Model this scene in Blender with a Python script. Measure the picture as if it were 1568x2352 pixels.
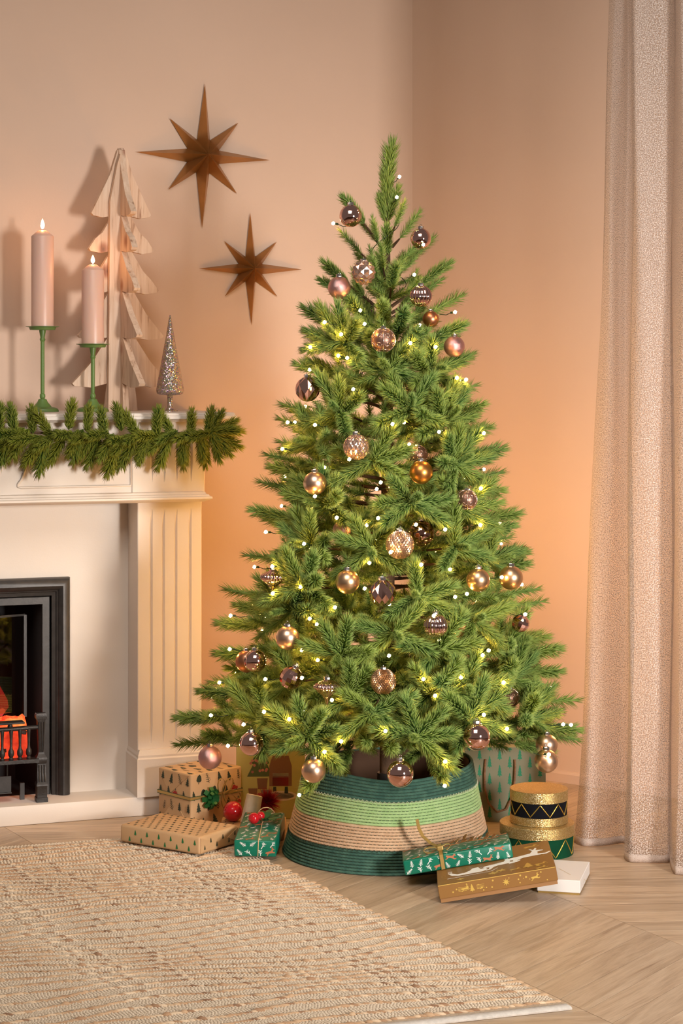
import bpy, bmesh, math, random
from mathutils import Vector, Matrix, Quaternion
PI = math.pi
R = math.radians
for o in list(bpy.data.objects):
    bpy.data.objects.remove(o)
sc = bpy.context.scene
col = sc.collection

# ------------------------------------------------------------------ camera
FPX, HOR, CX, CAMZ = 4500.0, 865.0, 784.0, 1.22     # focal length in pixels, horizon row, centre column, eye height
cam = bpy.data.objects.new('camera', bpy.data.cameras.new('camera'))
col.objects.link(cam)
cam.location = (0, 0, CAMZ)
cam.rotation_euler = (R(90), 0, 0)
cam.data.sensor_fit = 'VERTICAL'
cam.data.sensor_height = 36.0
cam.data.lens = FPX / 2352 * 36
cam.data.shift_y = -(1176 - HOR) / 2352
cam.data.clip_start = 0.05
sc.camera = cam

# ------------------------------------------------------------------ world, room lights and added fill
w = bpy.data.worlds.new('world')
sc.world = w
w.use_nodes = True
bg = w.node_tree.nodes['Background']
bg.inputs[0].default_value = (1.0, 0.85, 0.74, 1)
bg.inputs[1].default_value = 0.15

def area_light(name, loc, target, size, power, color, size_y=None, spread=180):
    d = bpy.data.lights.new(name, 'AREA')
    d.energy = power
    d.color = color
    d.size = size
    d.spread = R(spread)
    if size_y:
        d.shape = 'RECTANGLE'
        d.size_y = size_y
    o = bpy.data.objects.new(name, d)
    col.objects.link(o)
    o.location = loc
    o.rotation_euler = (Vector(target) - Vector(loc)).to_track_quat('-Z', 'Y').to_euler()
    return o

def point_light(name, loc, power, color, radius=0.02):
    d = bpy.data.lights.new(name, 'POINT')
    d.energy = power
    d.color = color
    d.shadow_soft_size = radius
    o = bpy.data.objects.new(name, d)
    col.objects.link(o)
    o.location = loc
    return o

area_light('key_softbox', (2.45, 1.0, 1.12), (-0.10, 5.2, 0.62), 0.55, 35, (1.0, 0.94, 0.88), 0.8, 70)
area_light('overhead_fill', (-0.3, 2.6, 3.2), (0.0, 4.9, 0.3), 1.6, 21, (1.0, 0.93, 0.86), None, 95)  # soft fill added overhead to brighten the rug, floor and tree
point_light('amber_lamp_behind_tree', (0.02, 5.50, 0.95), 3.8, (1.0, 0.50, 0.13), 0.025)
point_light('amber_lamp_behind_bag', (0.44, 5.56, 0.76), 2.0, (1.0, 0.50, 0.13), 0.025)

sc.view_settings.view_transform = 'Standard'
sc.view_settings.look = 'None'
sc.view_settings.gamma = 1.0
sc.view_settings.use_curve_mapping = False
sc.view_settings.exposure = -0.17
# short light paths are enough in this small room
sc.cycles.max_bounces = 4
sc.cycles.diffuse_bounces = 3
sc.cycles.glossy_bounces = 3
sc.cycles.transmission_bounces = 3
sc.cycles.transparent_max_bounces = 6
sc.cycles.caustics_reflective = False
sc.cycles.caustics_refractive = False
sc.cycles.use_adaptive_sampling = True
sc.cycles.adaptive_threshold = 0.12

# ------------------------------------------------------------------ helpers
def c(r, g, b):
    def f(v):
        v /= 255.0
        return v / 12.92 if v <= 0.04045 else ((v + 0.055) / 1.055) ** 2.4
    return (f(r), f(g), f(b), 1.0)

def at(px, py, Y):
    return Vector(((px - CX) / FPX * Y, Y, CAMZ - (py - HOR) / FPX * Y))

def mix3(a, b, t):
    return tuple(a[i] * (1 - t) + b[i] * t for i in range(3)) + (1.0,)

class MB:
    def __init__(self):
        self.v, self.f = [], []
        self.M = Matrix.Identity(4)
    def add(self, vs, fs):
        n = len(self.v)
        self.v.extend([tuple(self.M @ Vector(p)) for p in vs])
        self.f.extend([tuple(i + n for i in q) for q in fs])
        return self
    def box(self, x0, x1, y0, y1, z0, z1):
        vs = [(x, y, z) for z in (z0, z1) for y in (y0, y1) for x in (x0, x1)]
        return self.add(vs, [(0, 2, 3, 1), (4, 5, 7, 6), (0, 1, 5, 4), (2, 6, 7, 3), (0, 4, 6, 2), (1, 3, 7, 5)])
    def rbox(self, x0, x1, y0, y1, z0, z1, r, seg=2):
        bm = bmesh.new()
        bmesh.ops.create_cube(bm, size=1)
        for v in bm.verts:
            v.co = Vector(((x0 + x1) / 2 + v.co.x * (x1 - x0), (y0 + y1) / 2 + v.co.y * (y1 - y0), (z0 + z1) / 2 + v.co.z * (z1 - z0)))
        bmesh.ops.bevel(bm, geom=bm.edges[:], offset=r, segments=seg, profile=0.5, affect='EDGES')
        bm.verts.index_update()
        self.add([v.co.copy() for v in bm.verts], [tuple(v.index for v in f.verts) for f in bm.faces])
        bm.free()
        return self
    def lathe(self, prof, seg=32, fn=None):
        """prof: (radius, z) from bottom to top; fn(angle, r, z) may change r."""
        n = len(prof)
        vs, fs = [], []
        for i in range(seg):
            a = 2 * PI * i / seg
            for (r, z) in prof:
                rr = fn(a, r, z) if fn else r
                vs.append((rr * math.cos(a), rr * math.sin(a), z))
        for i in range(seg):
            j = (i + 1) % seg
            for k in range(n - 1):
                fs.append((i * n + k, j * n + k, j * n + k + 1, i * n + k + 1))
        if prof[0][0] > 1e-4:
            fs.append(tuple(i * n for i in reversed(range(seg))))
        if prof[-1][0] > 1e-4:
            fs.append(tuple(i * n + n - 1 for i in range(seg)))
        return self.add(vs, fs)
    def tube(self, pts, rad, seg=6, cap=True):
        pts = [Vector(p) for p in pts]
        n = len(pts)
        rads = rad if isinstance(rad, (list, tuple)) else [rad] * n
        vs, fs = [], []
        up = None
        for i, p in enumerate(pts):
            t = (pts[min(i + 1, n - 1)] - pts[max(i - 1, 0)])
            t = t.normalized() if t.length > 1e-9 else Vector((0, 0, 1))
            if up is None:
                up = Vector((0, 0, 1)) if abs(t.z) < 0.9 else Vector((1, 0, 0))
            s = t.cross(up)
            if s.length < 1e-6:
                s = t.orthogonal()
            s.normalize()
            up = s.cross(t).normalized()
            for k in range(seg):
                a = 2 * PI * k / seg
                vs.append(p + (s * math.cos(a) + up * math.sin(a)) * rads[i])
        for i in range(n - 1):
            for k in range(seg):
                l = (k + 1) % seg
                fs.append((i * seg + k, i * seg + l, (i + 1) * seg + l, (i + 1) * seg + k))
        if cap:
            fs.append(tuple(reversed(range(seg))))
            fs.append(tuple((n - 1) * seg + k for k in range(seg)))
        return self.add(vs, fs)
    def prism(self, poly, t0, t1, axes='xyz'):
        """extrude a 2D outline; axes: which axis gets u, v and the thickness."""
        ix = {'x': 0, 'y': 1, 'z': 2}
        vs = []
        for t in (t0, t1):
            for (a, b) in poly:
                p = [0, 0, 0]
                p[ix[axes[0]]], p[ix[axes[1]]], p[ix[axes[2]]] = a, b, t
                vs.append(tuple(p))
        n = len(poly)
        fs = [tuple(reversed(range(n))), tuple(range(n, 2 * n))]
        for i in range(n):
            j = (i + 1) % n
            fs.append((i, j, n + j, n + i))
        return self.add(vs, fs)
    def loft(self, rings, closed=True, caps=True):
        n = len(rings[0])
        vs = [p for r in rings for p in r]
        fs = []
        for i in range(len(rings) - 1):
            for k in range(n if closed else n - 1):
                l = (k + 1) % n
                fs.append((i * n + k, i * n + l, (i + 1) * n + l, (i + 1) * n + k))
        if caps:
            fs.append(tuple(reversed(range(n))))
            fs.append(tuple((len(rings) - 1) * n + k for k in range(n)))
        return self.add(vs, fs)
    def mesh(self, name, mat, smooth=None):
        me = bpy.data.meshes.new(name)
        me.from_pydata(self.v, [], self.f)
        bm = bmesh.new()
        bm.from_mesh(me)
        bmesh.ops.recalc_face_normals(bm, faces=bm.faces)
        bm.to_mesh(me)
        bm.free()
        if smooth is not None:
            for p in me.polygons:
                p.use_smooth = True
            me.set_sharp_from_angle(angle=R(smooth))
        me.materials.append(mat)
        me.update()
        return me
    def build(self, name, mat, parent=None, smooth=None):
        o = bpy.data.objects.new(name, self.mesh(name, mat, smooth))
        col.objects.link(o)
        if parent:
            o.parent = parent
        return o

def link(name, me, parent=None, M=None):
    o = bpy.data.objects.new(name, me)
    col.objects.link(o)
    if parent:
        o.parent = parent
    if M is not None:
        o.matrix_local = M
    return o

def tag(o, label, cat, group=None, kind=None):
    o['label'] = label
    o['category'] = cat
    if group:
        o['group'] = group
    if kind:
        o['kind'] = kind
    return o

def thing(name, label, cat, loc=(0, 0, 0), rot=(0, 0, 0), group=None):
    o = bpy.data.objects.new(name, None)
    o.empty_display_size = 0.05
    col.objects.link(o)
    o.location = loc
    o.rotation_euler = rot
    return tag(o, label, cat, group)

def struct(o):
    o['kind'] = 'structure'
    return o

# ------------------------------------------------------------------ materials
def mat(name, color, rough=0.6, metal=0.0, spec=0.5, emit=None, estr=0.0, coat=0.0, sheen=0.0, trans=0.0, sss=0.0):
    m = bpy.data.materials.new(name)
    m.use_nodes = True
    b = m.node_tree.nodes['Principled BSDF']
    b.inputs['Base Color'].default_value = color
    b.inputs['Roughness'].default_value = rough
    b.inputs['Metallic'].default_value = metal
    b.inputs['Specular IOR Level'].default_value = spec
    b.inputs['Coat Weight'].default_value = coat
    b.inputs['Sheen Weight'].default_value = sheen
    b.inputs['Transmission Weight'].default_value = trans
    if sss:
        b.inputs['Subsurface Weight'].default_value = sss
        b.inputs['Subsurface Radius'].default_value = (0.02, 0.008, 0.004)
        b.inputs['Subsurface Scale'].default_value = 0.5
    if emit:
        b.inputs['Emission Color'].default_value = emit
        b.inputs['Emission Strength'].default_value = estr
    return m

def N(m, kind, **kw):
    n = m.node_tree.nodes.new(kind)
    for k, v in kw.items():
        setattr(n, k, v)
    return n

def L(m, a, b):
    m.node_tree.links.new(a, b)

def bsdf(m):
    return m.node_tree.nodes['Principled BSDF']

def coords(m, scale=(1, 1, 1), kind='Object', randomize=False):
    tc = N(m, 'ShaderNodeTexCoord')
    mp = N(m, 'ShaderNodeMapping')
    mp.inputs['Scale'].default_value = scale
    L(m, tc.outputs[kind], mp.inputs['Vector'])
    if randomize:
        oi = N(m, 'ShaderNodeObjectInfo')
        mu = N(m, 'ShaderNodeMath', operation='MULTIPLY')
        mu.inputs[1].default_value = 37.0
        L(m, oi.outputs['Random'], mu.inputs[0])
        L(m, mu.outputs[0], mp.inputs['Location'])
    return mp.outputs[0]

def ramp(m, fac, stops):
    r = N(m, 'ShaderNodeValToRGB')
    e = r.color_ramp.elements
    while len(e) < len(stops):
        e.new(0.5)
    for i, (p, cc) in enumerate(stops):
        e[i].position = p
        e[i].color = cc
    L(m, fac, r.inputs[0])
    return r.outputs[0]

def noise(m, vec, scale, detail=3, rough=0.5, dist=0.0):
    n = N(m, 'ShaderNodeTexNoise')
    n.inputs['Scale'].default_value = scale
    n.inputs['Detail'].default_value = detail
    n.inputs['Roughness'].default_value = rough
    n.inputs['Distortion'].default_value = dist
    L(m, vec, n.inputs['Vector'])
    return n.outputs['Fac']

def bump(m, height, strength, dist=0.01):
    b = N(m, 'ShaderNodeBump')
    b.inputs['Strength'].default_value = strength
    b.inputs['Distance'].default_value = dist
    L(m, height, b.inputs['Height'])
    L(m, b.outputs[0], bsdf(m).inputs['Normal'])

def noisy(name, c0, c1, scale, rough=0.6, bstr=0.0, bscale=None, stretch=(1, 1, 1), bdist=0.003, randomize=False, **kw):
    m = mat(name, c0, rough, **kw)
    v = coords(m, stretch, randomize=randomize)
    f = noise(m, v, scale, 4)
    L(m, ramp(m, f, [(0.3, c0), (0.7, c1)]), bsdf(m).inputs['Base Color'])
    if bstr:
        bump(m, noise(m, v, bscale or scale * 4, 3), bstr, bdist)
    return m

M = {}
M['wall'] = noisy('wall_paint', c(216, 187, 166), c(212, 183, 162), 3.0, 0.85, 0.08, 140)
M['white_paint'] = noisy('cream_paint', c(224, 212, 200), c(219, 206, 193), 4.0, 0.5, 0.05, 260)
M['white_gap'] = mat('shadow_gap', c(150, 130, 115), 0.8)

def wood_floor():
    m = mat('floor_oak', c(205, 172, 138), 0.42)
    v = coords(m, (1.2, 12, 12), randomize=True)
    n1 = noise(m, v, 3.0, 6, 0.6, 1.2)
    v2 = coords(m, (6, 120, 120), randomize=True)
    n2 = noise(m, v2, 4.0, 3)
    oi = N(m, 'ShaderNodeObjectInfo')
    col1 = ramp(m, n1, [(0.25, c(170, 143, 117)), (0.5, c(204, 178, 150)), (0.78, c(222, 199, 172))])
    hs = N(m, 'ShaderNodeHueSaturation')
    mr = N(m, 'ShaderNodeMapRange')
    mr.inputs[3].default_value = 0.84
    mr.inputs[4].default_value = 1.08
    L(m, oi.outputs['Random'], mr.inputs[0])
    L(m, mr.outputs[0], hs.inputs['Value'])
    L(m, col1, hs.inputs['Color'])
    mx = N(m, 'ShaderNodeMix', data_type='RGBA', blend_type='MULTIPLY')
    mx.inputs[0].default_value = 0.35
    L(m, hs.outputs[0], mx.inputs[6])
    L(m, ramp(m, n2, [(0.3, (0.6, 0.55, 0.5, 1)), (0.6, (1, 1, 1, 1))]), mx.inputs[7])
    L(m, mx.outputs[2], bsdf(m).inputs['Base Color'])
    bump(m, n2, 0.06, 0.002)
    return m
M['oak'] = wood_floor()
M['subfloor'] = mat('subfloor', c(112, 86, 66), 0.8)

def pine():
    m = mat('whitewashed_pine', c(214, 184, 160), 0.7)
    v = coords(m, (14, 14, 1.0), randomize=True)
    n1 = noise(m, v, 5.0, 5, 0.6, 0.6)
    base = ramp(m, n1, [(0.28, c(146, 104, 78)), (0.42, c(208, 176, 150)), (0.8, c(230, 206, 184))])
    vo = N(m, 'ShaderNodeTexVoronoi')
    vo.inputs['Scale'].default_value = 6.5
    L(m, coords(m, (1.5, 1.5, 1.1), randomize=True), vo.inputs['Vector'])
    kn = ramp(m, vo.outputs['Distance'], [(0.0, (0.16, 0.06, 0.04, 1)), (0.09, (0.5, 0.28, 0.22, 1)), (0.20, (1, 1, 1, 1))])
    mx = N(m, 'ShaderNodeMix', data_type='RGBA', blend_type='MULTIPLY')
    mx.inputs[0].default_value = 0.8
    L(m, base, mx.inputs[6])
    L(m, kn, mx.inputs[7])
    L(m, mx.outputs[2], bsdf(m).inputs['Base Color'])
    bump(m, n1, 0.25, 0.002)
    return m
M['pine'] = pine()
M['pine_edge'] = noisy('pine_sawn_edge', c(206, 170, 138), c(232, 206, 178), 60, 0.8, 0.2, 120)

M['brass'] = noisy('antique_brass', c(196, 138, 76), c(158, 114, 64), 9, 0.33, 0.05, 60, metal=0.7)
M['green_metal'] = mat('sage_green_enamel', c(96, 124, 62), 0.42)
M['wax'] = mat('blush_wax', c(216, 176, 158), 0.36, sss=0.2)
M['wick'] = mat('wick', c(40, 30, 26), 0.9)
M['flame'] = mat('candle_flame', c(255, 210, 130), 0.5, emit=(1.0, 0.46, 0.16, 1), estr=130)
M['black_iron'] = noisy('black_iron', c(62, 58, 56), c(50, 47, 45), 40, 0.4, 0.06, 300, metal=0.3)
M['grate_iron'] = noisy('grate_iron', c(58, 54, 52), c(44, 41, 40), 50, 0.45, 0.25, 160, metal=0.35)
M['soot'] = mat('soot_black', c(16, 14, 14), 0.7)

def glass_mat():
    m = mat('smoked_glass', (0.02, 0.02, 0.02, 1), 0.02)
    out = m.node_tree.nodes['Material Output']
    t = N(m, 'ShaderNodeBsdfTransparent')
    t.inputs[0].default_value = (0.75, 0.6, 0.55, 1)
    g = N(m, 'ShaderNodeBsdfGlossy')
    g.inputs['Roughness'].default_value = 0.02
    mx = N(m, 'ShaderNodeMixShader')
    mx.inputs[0].default_value = 0.22
    L(m, t.outputs[0], mx.inputs[1])
    L(m, g.outputs[0], mx.inputs[2])
    L(m, mx.outputs[0], out.inputs[0])
    return m
M['glass'] = glass_mat()

def ember_mat(name, stops, strength, scale):
    m = mat(name, c(60, 12, 4), 0.9)
    v = coords(m)
    f = noise(m, v, scale, 4, 0.6)
    cc = ramp(m, f, stops)
    L(m, cc, bsdf(m).inputs['Emission Color'])
    bsdf(m).inputs['Emission Strength'].default_value = strength
    return m
M['ember'] = ember_mat('ember_glow', [(0.3, (0.35, 0.012, 0.006, 1)), (0.52, (0.95, 0.06, 0.014, 1)), (0.72, (1.0, 0.40, 0.09, 1))], 1.2, 14)
M['fire_flame'] = ember_mat('fire_flame', [(0.3, (0.5, 0.012, 0.012, 1)), (0.7, (0.9, 0.06, 0.05, 1))], 0.9, 9)
M['coal'] = noisy('coal', c(40, 34, 32), c(70, 40, 30), 30, 0.7, 0.4, 60)

def needle_mat(name, lo, hi, tip):
    m = mat(name, lo, 0.45, spec=0.4)
    oi = N(m, 'ShaderNodeObjectInfo')
    g = N(m, 'ShaderNodeNewGeometry')
    f = noise(m, coords(m, kind='Object', randomize=True), 18, 0)
    mx = N(m, 'ShaderNodeMath', operation='ADD')
    L(m, oi.outputs['Random'], mx.inputs[0])
    L(m, f, mx.inputs[1])
    ml = N(m, 'ShaderNodeMath', operation='MULTIPLY')
    L(m, mx.outputs[0], ml.inputs[0])
    ml.inputs[1].default_value = 0.55
    base = ramp(m, ml.outputs[0], [(0.1, lo), (0.9, hi)])
    at_ = N(m, 'ShaderNodeAttribute', attribute_name='tip')
    mc = N(m, 'ShaderNodeMix', data_type='RGBA')
    L(m, at_.outputs['Fac'], mc.inputs[0])
    L(m, base, mc.inputs[6])
    mc.inputs[7].default_value = tip
    L(m, mc.outputs[2], bsdf(m).inputs['Base Color'])
    # thin plastic needles let some light through
    tr = N(m, 'ShaderNodeBsdfTranslucent')
    L(m, mc.outputs[2], tr.inputs[0])
    ms = N(m, 'ShaderNodeMixShader')
    ms.inputs[0].default_value = 0.22
    out = m.node_tree.nodes['Material Output']
    L(m, bsdf(m).outputs[0], ms.inputs[1])
    L(m, tr.outputs[0], ms.inputs[2])
    L(m, ms.outputs[0], out.inputs[0])
    return m
M['needle'] = needle_mat('spruce_needles', c(54, 122, 66), c(142, 162, 60), c(190, 208, 110))
M['garland_needle'] = needle_mat('garland_needles', c(54, 104, 44), c(118, 128, 36), c(168, 166, 56))
M['bark'] = noisy('brown_twig', c(92, 66, 44), c(66, 46, 32), 40, 0.85, 0.4, 200)

M['bulb'] = mat('warm_led', c(255, 220, 150), 0.4, emit=(1.0, 0.50, 0.13, 1), estr=225)
M['wire'] = mat('green_wire', c(34, 58, 30), 0.5)

# ------------------------------------------------------------------ the room
TH = R(20)
U = Vector((math.cos(TH), math.sin(TH), 0))       # along the fireplace wall, to the right
B = Vector((-math.sin(TH), math.cos(TH), 0))      # into that wall
HF = Vector((-0.526, 5.452, 0))                   # origin of the fireplace frame, on the hearth's front line
WD = 0.46                                         # hearth front to wall
W0 = HF + B * WD
kx = (947 - CX) / FPX
tt = (kx * W0.y - W0.x) / (U.x - kx * U.y)
CORNER = W0 + U * tt
VR = (Vector((0.66, 5.90, 0)) - CORNER).normalized()   # along the right-hand wall
ROOM_H = 2.9

def wall_slab(name, a, b, back, thick=0.08):
    a, b = Vector(a), Vector(b)
    m = MB()
    m.prism([(a.x, a.y), (b.x, b.y), ((b + back * thick).x, (b + back * thick).y), ((a + back * thick).x, (a + back * thick).y)], 0, ROOM_H)
    return struct(m.build(name, M['wall']))
NR = Vector((-VR.y, VR.x, 0))
if NR.y < 0:
    NR = -NR
wall_slab('wall_left', CORNER - U * 2.6, CORNER + U * 0.03, B)
wall_slab('wall_right', CORNER, CORNER + VR * 1.9, NR)

def baseboard(name, a, b, out):
    m = MB()
    d = (b - a)
    ln = d.length
    d.normalize()
    prof = [(0, 0), (0.010, 0), (0.010, 0.026), (0.006, 0.033), (0, 0.035)]
    rings = []
    for t in (0, ln):
        rings.append([a + d * t + out * p + Vector((0, 0, z)) for p, z in prof])
    m.loft(rings)
    return struct(m.build(name, M['wall']))
baseboard('baseboard_left', CORNER - U * 0.55, CORNER, -B)
baseboard('baseboard_right', CORNER, CORNER + VR * 1.9, -NR)

# chevron parquet floor: every plank its own piece
fl = MB()
fl.box(-3.0, 3.0, -1.5, 7.2, -0.03, -0.0135)
floor = struct(fl.build('floor', M['subfloor']))
SP = Vector((0.494, -0.8695))            # direction of the chevron spines
SQ = Vector((0.8695, 0.494))             # across the columns
S0 = Vector((0.506, 4.598))
COLW, STEP, LIFT = 0.442, 0.083, 0.205   # column width, plank pitch along the spine, chevron rise
def plank_mesh(sign):
    m = MB()
    # local x runs along the plank, so the grain follows it
    g = 0.0006
    along = Vector((COLW, LIFT * sign))   # across, along the spine
    ln = along.length
    ang = math.atan2(along.y, along.x)
    pts = [(g, g), (COLW - g, LIFT * sign + g), (COLW - g, LIFT * sign + STEP - g), (g, STEP - g)]
    ca, sa = math.cos(-ang), math.sin(-ang)
    q = [(p[0] * ca - p[1] * sa, p[0] * sa + p[1] * ca) for p in pts]
    e = 0.0003
    cx_ = sum(p[0] for p in q) / 4
    cy_ = sum(p[1] for p in q) / 4
    top = [(cx_ + (p[0] - cx_) * (1 - e / ln * 2), cy_ + (p[1] - cy_) * (1 - e / STEP * 2)) for p in q]
    m.loft([[Vector((p[0], p[1], -0.0135)) for p in q], [Vector((p[0], p[1], -0.0003)) for p in q], [Vector((p[0], p[1], 0)) for p in top]])
    return m.mesh('plank', M['oak']), ang
planks = {s: plank_mesh(s) for s in (1, -1)}
for ci in range(-4, 3):
    sgn = 1 if ci % 2 == 0 else -1          # the column right of the first spine lies flat to the camera
    me, ang = planks[sgn]
    for k in range(-34, 30):
        base = S0 + SQ * (COLW * ci) + SP * (STEP * k + (LIFT if sgn < 0 else 0))
        mid = base + SQ * COLW / 2
        if not (3.35 < mid.y < 6.75 and abs(mid.x) < 0.174 * mid.y + 0.36):
            continue
        # hidden under the rug
        rr = Vector((mid.x - 0.437, mid.y - 3.778))
        d1 = rr.x * 0.877 + rr.y * 0.481
        if d1 < -0.55 and mid.y < 4.75 and rr.y - 0.328 * rr.x > 0.4:
            continue
        rotm = Matrix(((SQ.x, SP.x, 0), (SQ.y, SP.y, 0), (0, 0, 1))).to_4x4()
        lm = Matrix.Rotation(ang, 4, 'Z')
        # SQ, SP is left handed: mirror the plank through its mesh instead of its matrix
        o = link('plank', me, floor)
        full = Matrix.Translation((base.x, base.y, 0)) @ rotm @ lm
        o.matrix_local = full

# ------------------------------------------------------------------ fireplace
FPROT = (0, 0, TH)
fp = thing('fireplace_surround', 'cream painted fireplace surround with fluted pilaster, mantel shelf and raised hearth', 'fireplace', HF, FPROT)
AC = -0.50                                   # centre line of the fireplace in its own frame
def mir(a):
    return 2 * AC - a
h = MB()
h.rbox(mir(0.155), 0.155, -0.004, WD, 0, 0.054, 0.004)
h.build('hearth', M['white_paint'], fp, 40)
h = MB()
h.prism([(mir(-0.03), 0.054), (mir(-0.225), 0.054), (mir(-0.225), 0.645), (-0.225, 0.645), (-0.225, 0.054), (-0.03, 0.054), (-0.03, 0.882), (mir(-0.03), 0.882)], 0.12, 0.155, 'xzy')
h.build('back_panel', M['white_paint'], fp)

def fluted(a0, a1, y0, y1, z0, z1, flutes, f0, f1, depth=0.006, hw=0.0045):
    m = MB()
    rings = []
    for z, k in ((z0, 0), (f0, 0), (f0 + 0.05, 1), (f1 - 0.05, 1), (f1, 0), (z1, 0)):
        ring = [(a0, y1), (a0, y0 + 0.002), (a0 + 0.002, y0)]
        for fa in flutes:
            ring += [(fa - hw, y0), (fa, y0 + depth * k), (fa + hw, y0)]
        ring += [(a1 - 0.002, y0), (a1, y0 + 0.002), (a1, y1)]
        rings.append([Vector((p[0], p[1], z)) for p in ring])
    m.loft(rings)
    return m
FL = [-0.001, 0.034, 0.070, 0.111]
for s in (0, 1):
    def X(a):
        return mir(a) if s else a
    a0, a1 = sorted((X(-0.040), X(0.145)))
    fluted(a0, a1, 0.010, WD, 0.054, 0.882, sorted(X(q) for q in FL), 0.196, 0.850).build('pilaster', M['white_paint'], fp)
    a0, a1 = sorted((X(-0.046), X(0.152)))
    p = MB()
    prof = [(0.0, 0.054), (0.0, 0.160), (0.004, 0.166), (0.004, 0.172), (0.010, 0.184)]
    rings = []
    for o_, z in [(0.0, 0.054), (0.0, 0.158), (0.003, 0.162), (0.003, 0.168), (0.009, 0.183)]:
        rings.append([Vector((a0 + o_, -0.012 + o_, z)), Vector((a1 - o_, -0.012 + o_, z)), Vector((a1 - o_, WD, z)), Vector((a0 + o_, WD, z))])
    p.loft(rings)
    p.build('plinth', M['white_paint'], fp)
    a0, a1 = sorted((X(-0.059), X(0.150)))
    fluted(a0, a1, -0.004, WD, 0.897, 1.100, sorted(X(q) for q in FL), 0.925, 1.085).build('frieze_block', M['white_paint'], fp)
p = MB()
p.box(mir(-0.059), -0.059, 0.0, WD, 0.882, 1.100)
p.build('frieze', M['white_paint'], fp)

def bead(pts, r=0.0035):
    m = MB()
    m.tube(pts, r, 8)
    return m
def panel_line(X):
    pts = [(-0.062, 1.085), (-0.062, 0.918), (-0.368, 0.918), (-0.376, 0.921), (-0.376, 0.927), (-0.366, 0.940), (-0.357, 0.965), (-0.352, 1.0), (-0.350, 1.085)]
    return [(X(a), -0.0015, z) for a, z in pts]
bead(panel_line(lambda a: a)).build('panel_moulding', M['white_paint'], fp, 60)
bead(panel_line(mir)).build('panel_moulding', M['white_paint'], fp, 60)
pts = []
for i in range(25):
    t = i / 24
    a = mir(-0.379) + (-0.379 - mir(-0.379)) * t
    z = 0.925 + 0.16 * (abs(2 * t - 1) ** 3.0)
    pts.append((a, -0.0015, z))
bead(pts).build('panel_moulding', M['white_paint'], fp, 60)

def moulding(name, a_end, prof):
    m = MB()
    rings = []
    for (b, z) in prof:
        rings.append([Vector((mir(a_end - 0.03) - (-b), -b, z)), Vector((a_end - 0.03 + b, -b, z)), Vector((a_end - 0.03 + b, WD, z)), Vector((mir(a_end - 0.03) - b, WD, z))])
    m.loft(rings)
    return m.build(name, M['white_paint'], fp)
moulding('frieze_moulding', 0.165, [(0.010, 0.870), (0.026, 0.876), (0.030, 0.879), (0.030, 0.884), (0.024, 0.886), (0.022, 0.890), (0.016, 0.892), (0.014, 0.897), (0.006, 0.899)])
moulding('mantel_shelf', 0.236, [(0.018, 1.094), (0.024, 1.099), (0.030, 1.102), (0.030, 1.110), (0.026, 1.112), (0.026, 1.116), (0.023, 1.119)])

# ------------------------------------------------------------------ the fire in the fireplace
fi = thing('fire_insert', 'black cast-iron fire insert with moulded frame, glowing embers and small grate', 'fire', HF, FPROT)
def frame_loft(m, levels, zbot):
    """levels: (inset from the outer edge, y)"""
    rings = []
    for ins, y in levels:
        a0, a1, z1 = mir(-0.211) + ins, -0.211 - ins, 0.660 - ins
        rings.append((a0, a1, z1, y))
    n = len(rings)
    vs, fs = [], []
    for (a0, a1, z1, y) in rings:
        vs += [Vector((a0, y, zbot)), Vector((a0, y, z1)), Vector((a1, y, z1)), Vector((a1, y, zbot))]
    for i in range(n):
        j = (i + 1) % n
        for k in range(3):
            fs.append((i * 4 + k, i * 4 + k + 1, j * 4 + k + 1, j * 4 + k))
    fs.append(tuple(i * 4 for i in range(n)))
    fs.append(tuple(i * 4 + 3 for i in reversed(range(n))))
    m.add(vs, fs)
m = MB()
frame_loft(m, [(0, 0.118), (0, 0.098), (0.003, 0.090), (0.012, 0.084), (0.022, 0.083), (0.031, 0.089), (0.035, 0.097), (0.038, 0.098), (0.040, 0.103), (0.050, 0.106), (0.050, 0.118)], 0.0545)
m.build('outer_frame', M['black_iron'], fi, 35)
m = MB()
frame_loft(m, [(0.0525, 0.145), (0.0525, 0.118), (0.055, 0.115), (0.074, 0.115), (0.075, 0.118), (0.075, 0.145)], 0.0545)
m.build('inner_frame', M['black_iron'], fi, 35)
m = MB()
a0, a1 = mir(-0.286), -0.286
m.add([(a0, .13, .0545), (a1, .13, .0545), (a1, .13, .585), (a0, .13, .585), (a0 + .03, .36, .0545), (a1 - .03, .36, .0545), (a1 - .03, .36, .575), (a0 + .03, .36, .575)],
      [(4, 5, 6, 7), (0, 4, 7, 3), (1, 2, 6, 5), (3, 7, 6, 2), (0, 1, 5, 4)])
m.build('firebox', M['soot'], fi)
for s in (0, 1):
    m = MB()
    q = [(-0.322, 0.200), (-0.500, 0.146), (-0.500, 0.150), (-0.322, 0.204)]
    m.prism([(mir(a), y) if s else (a, y) for a, y in q], 0.275, 0.545)
    m.build('glass_pane', M['glass'], fi)
for a in (-0.318, mir(-0.318)):
    m = MB()
    m.box(a - 0.004, a + 0.004, 0.194, 0.206, 0.26, 0.548)
    m.build('glass_edge', M['black_iron'], fi)
m = MB()
m.prism([(-0.318, 0.206), (-0.318, 0.196), (-0.5, 0.141), (mir(-0.318), 0.196), (mir(-0.318), 0.206), (-0.5, 0.155)], 0.545, 0.551)
m.build('glass_edge', M['black_iron'], fi)
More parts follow.
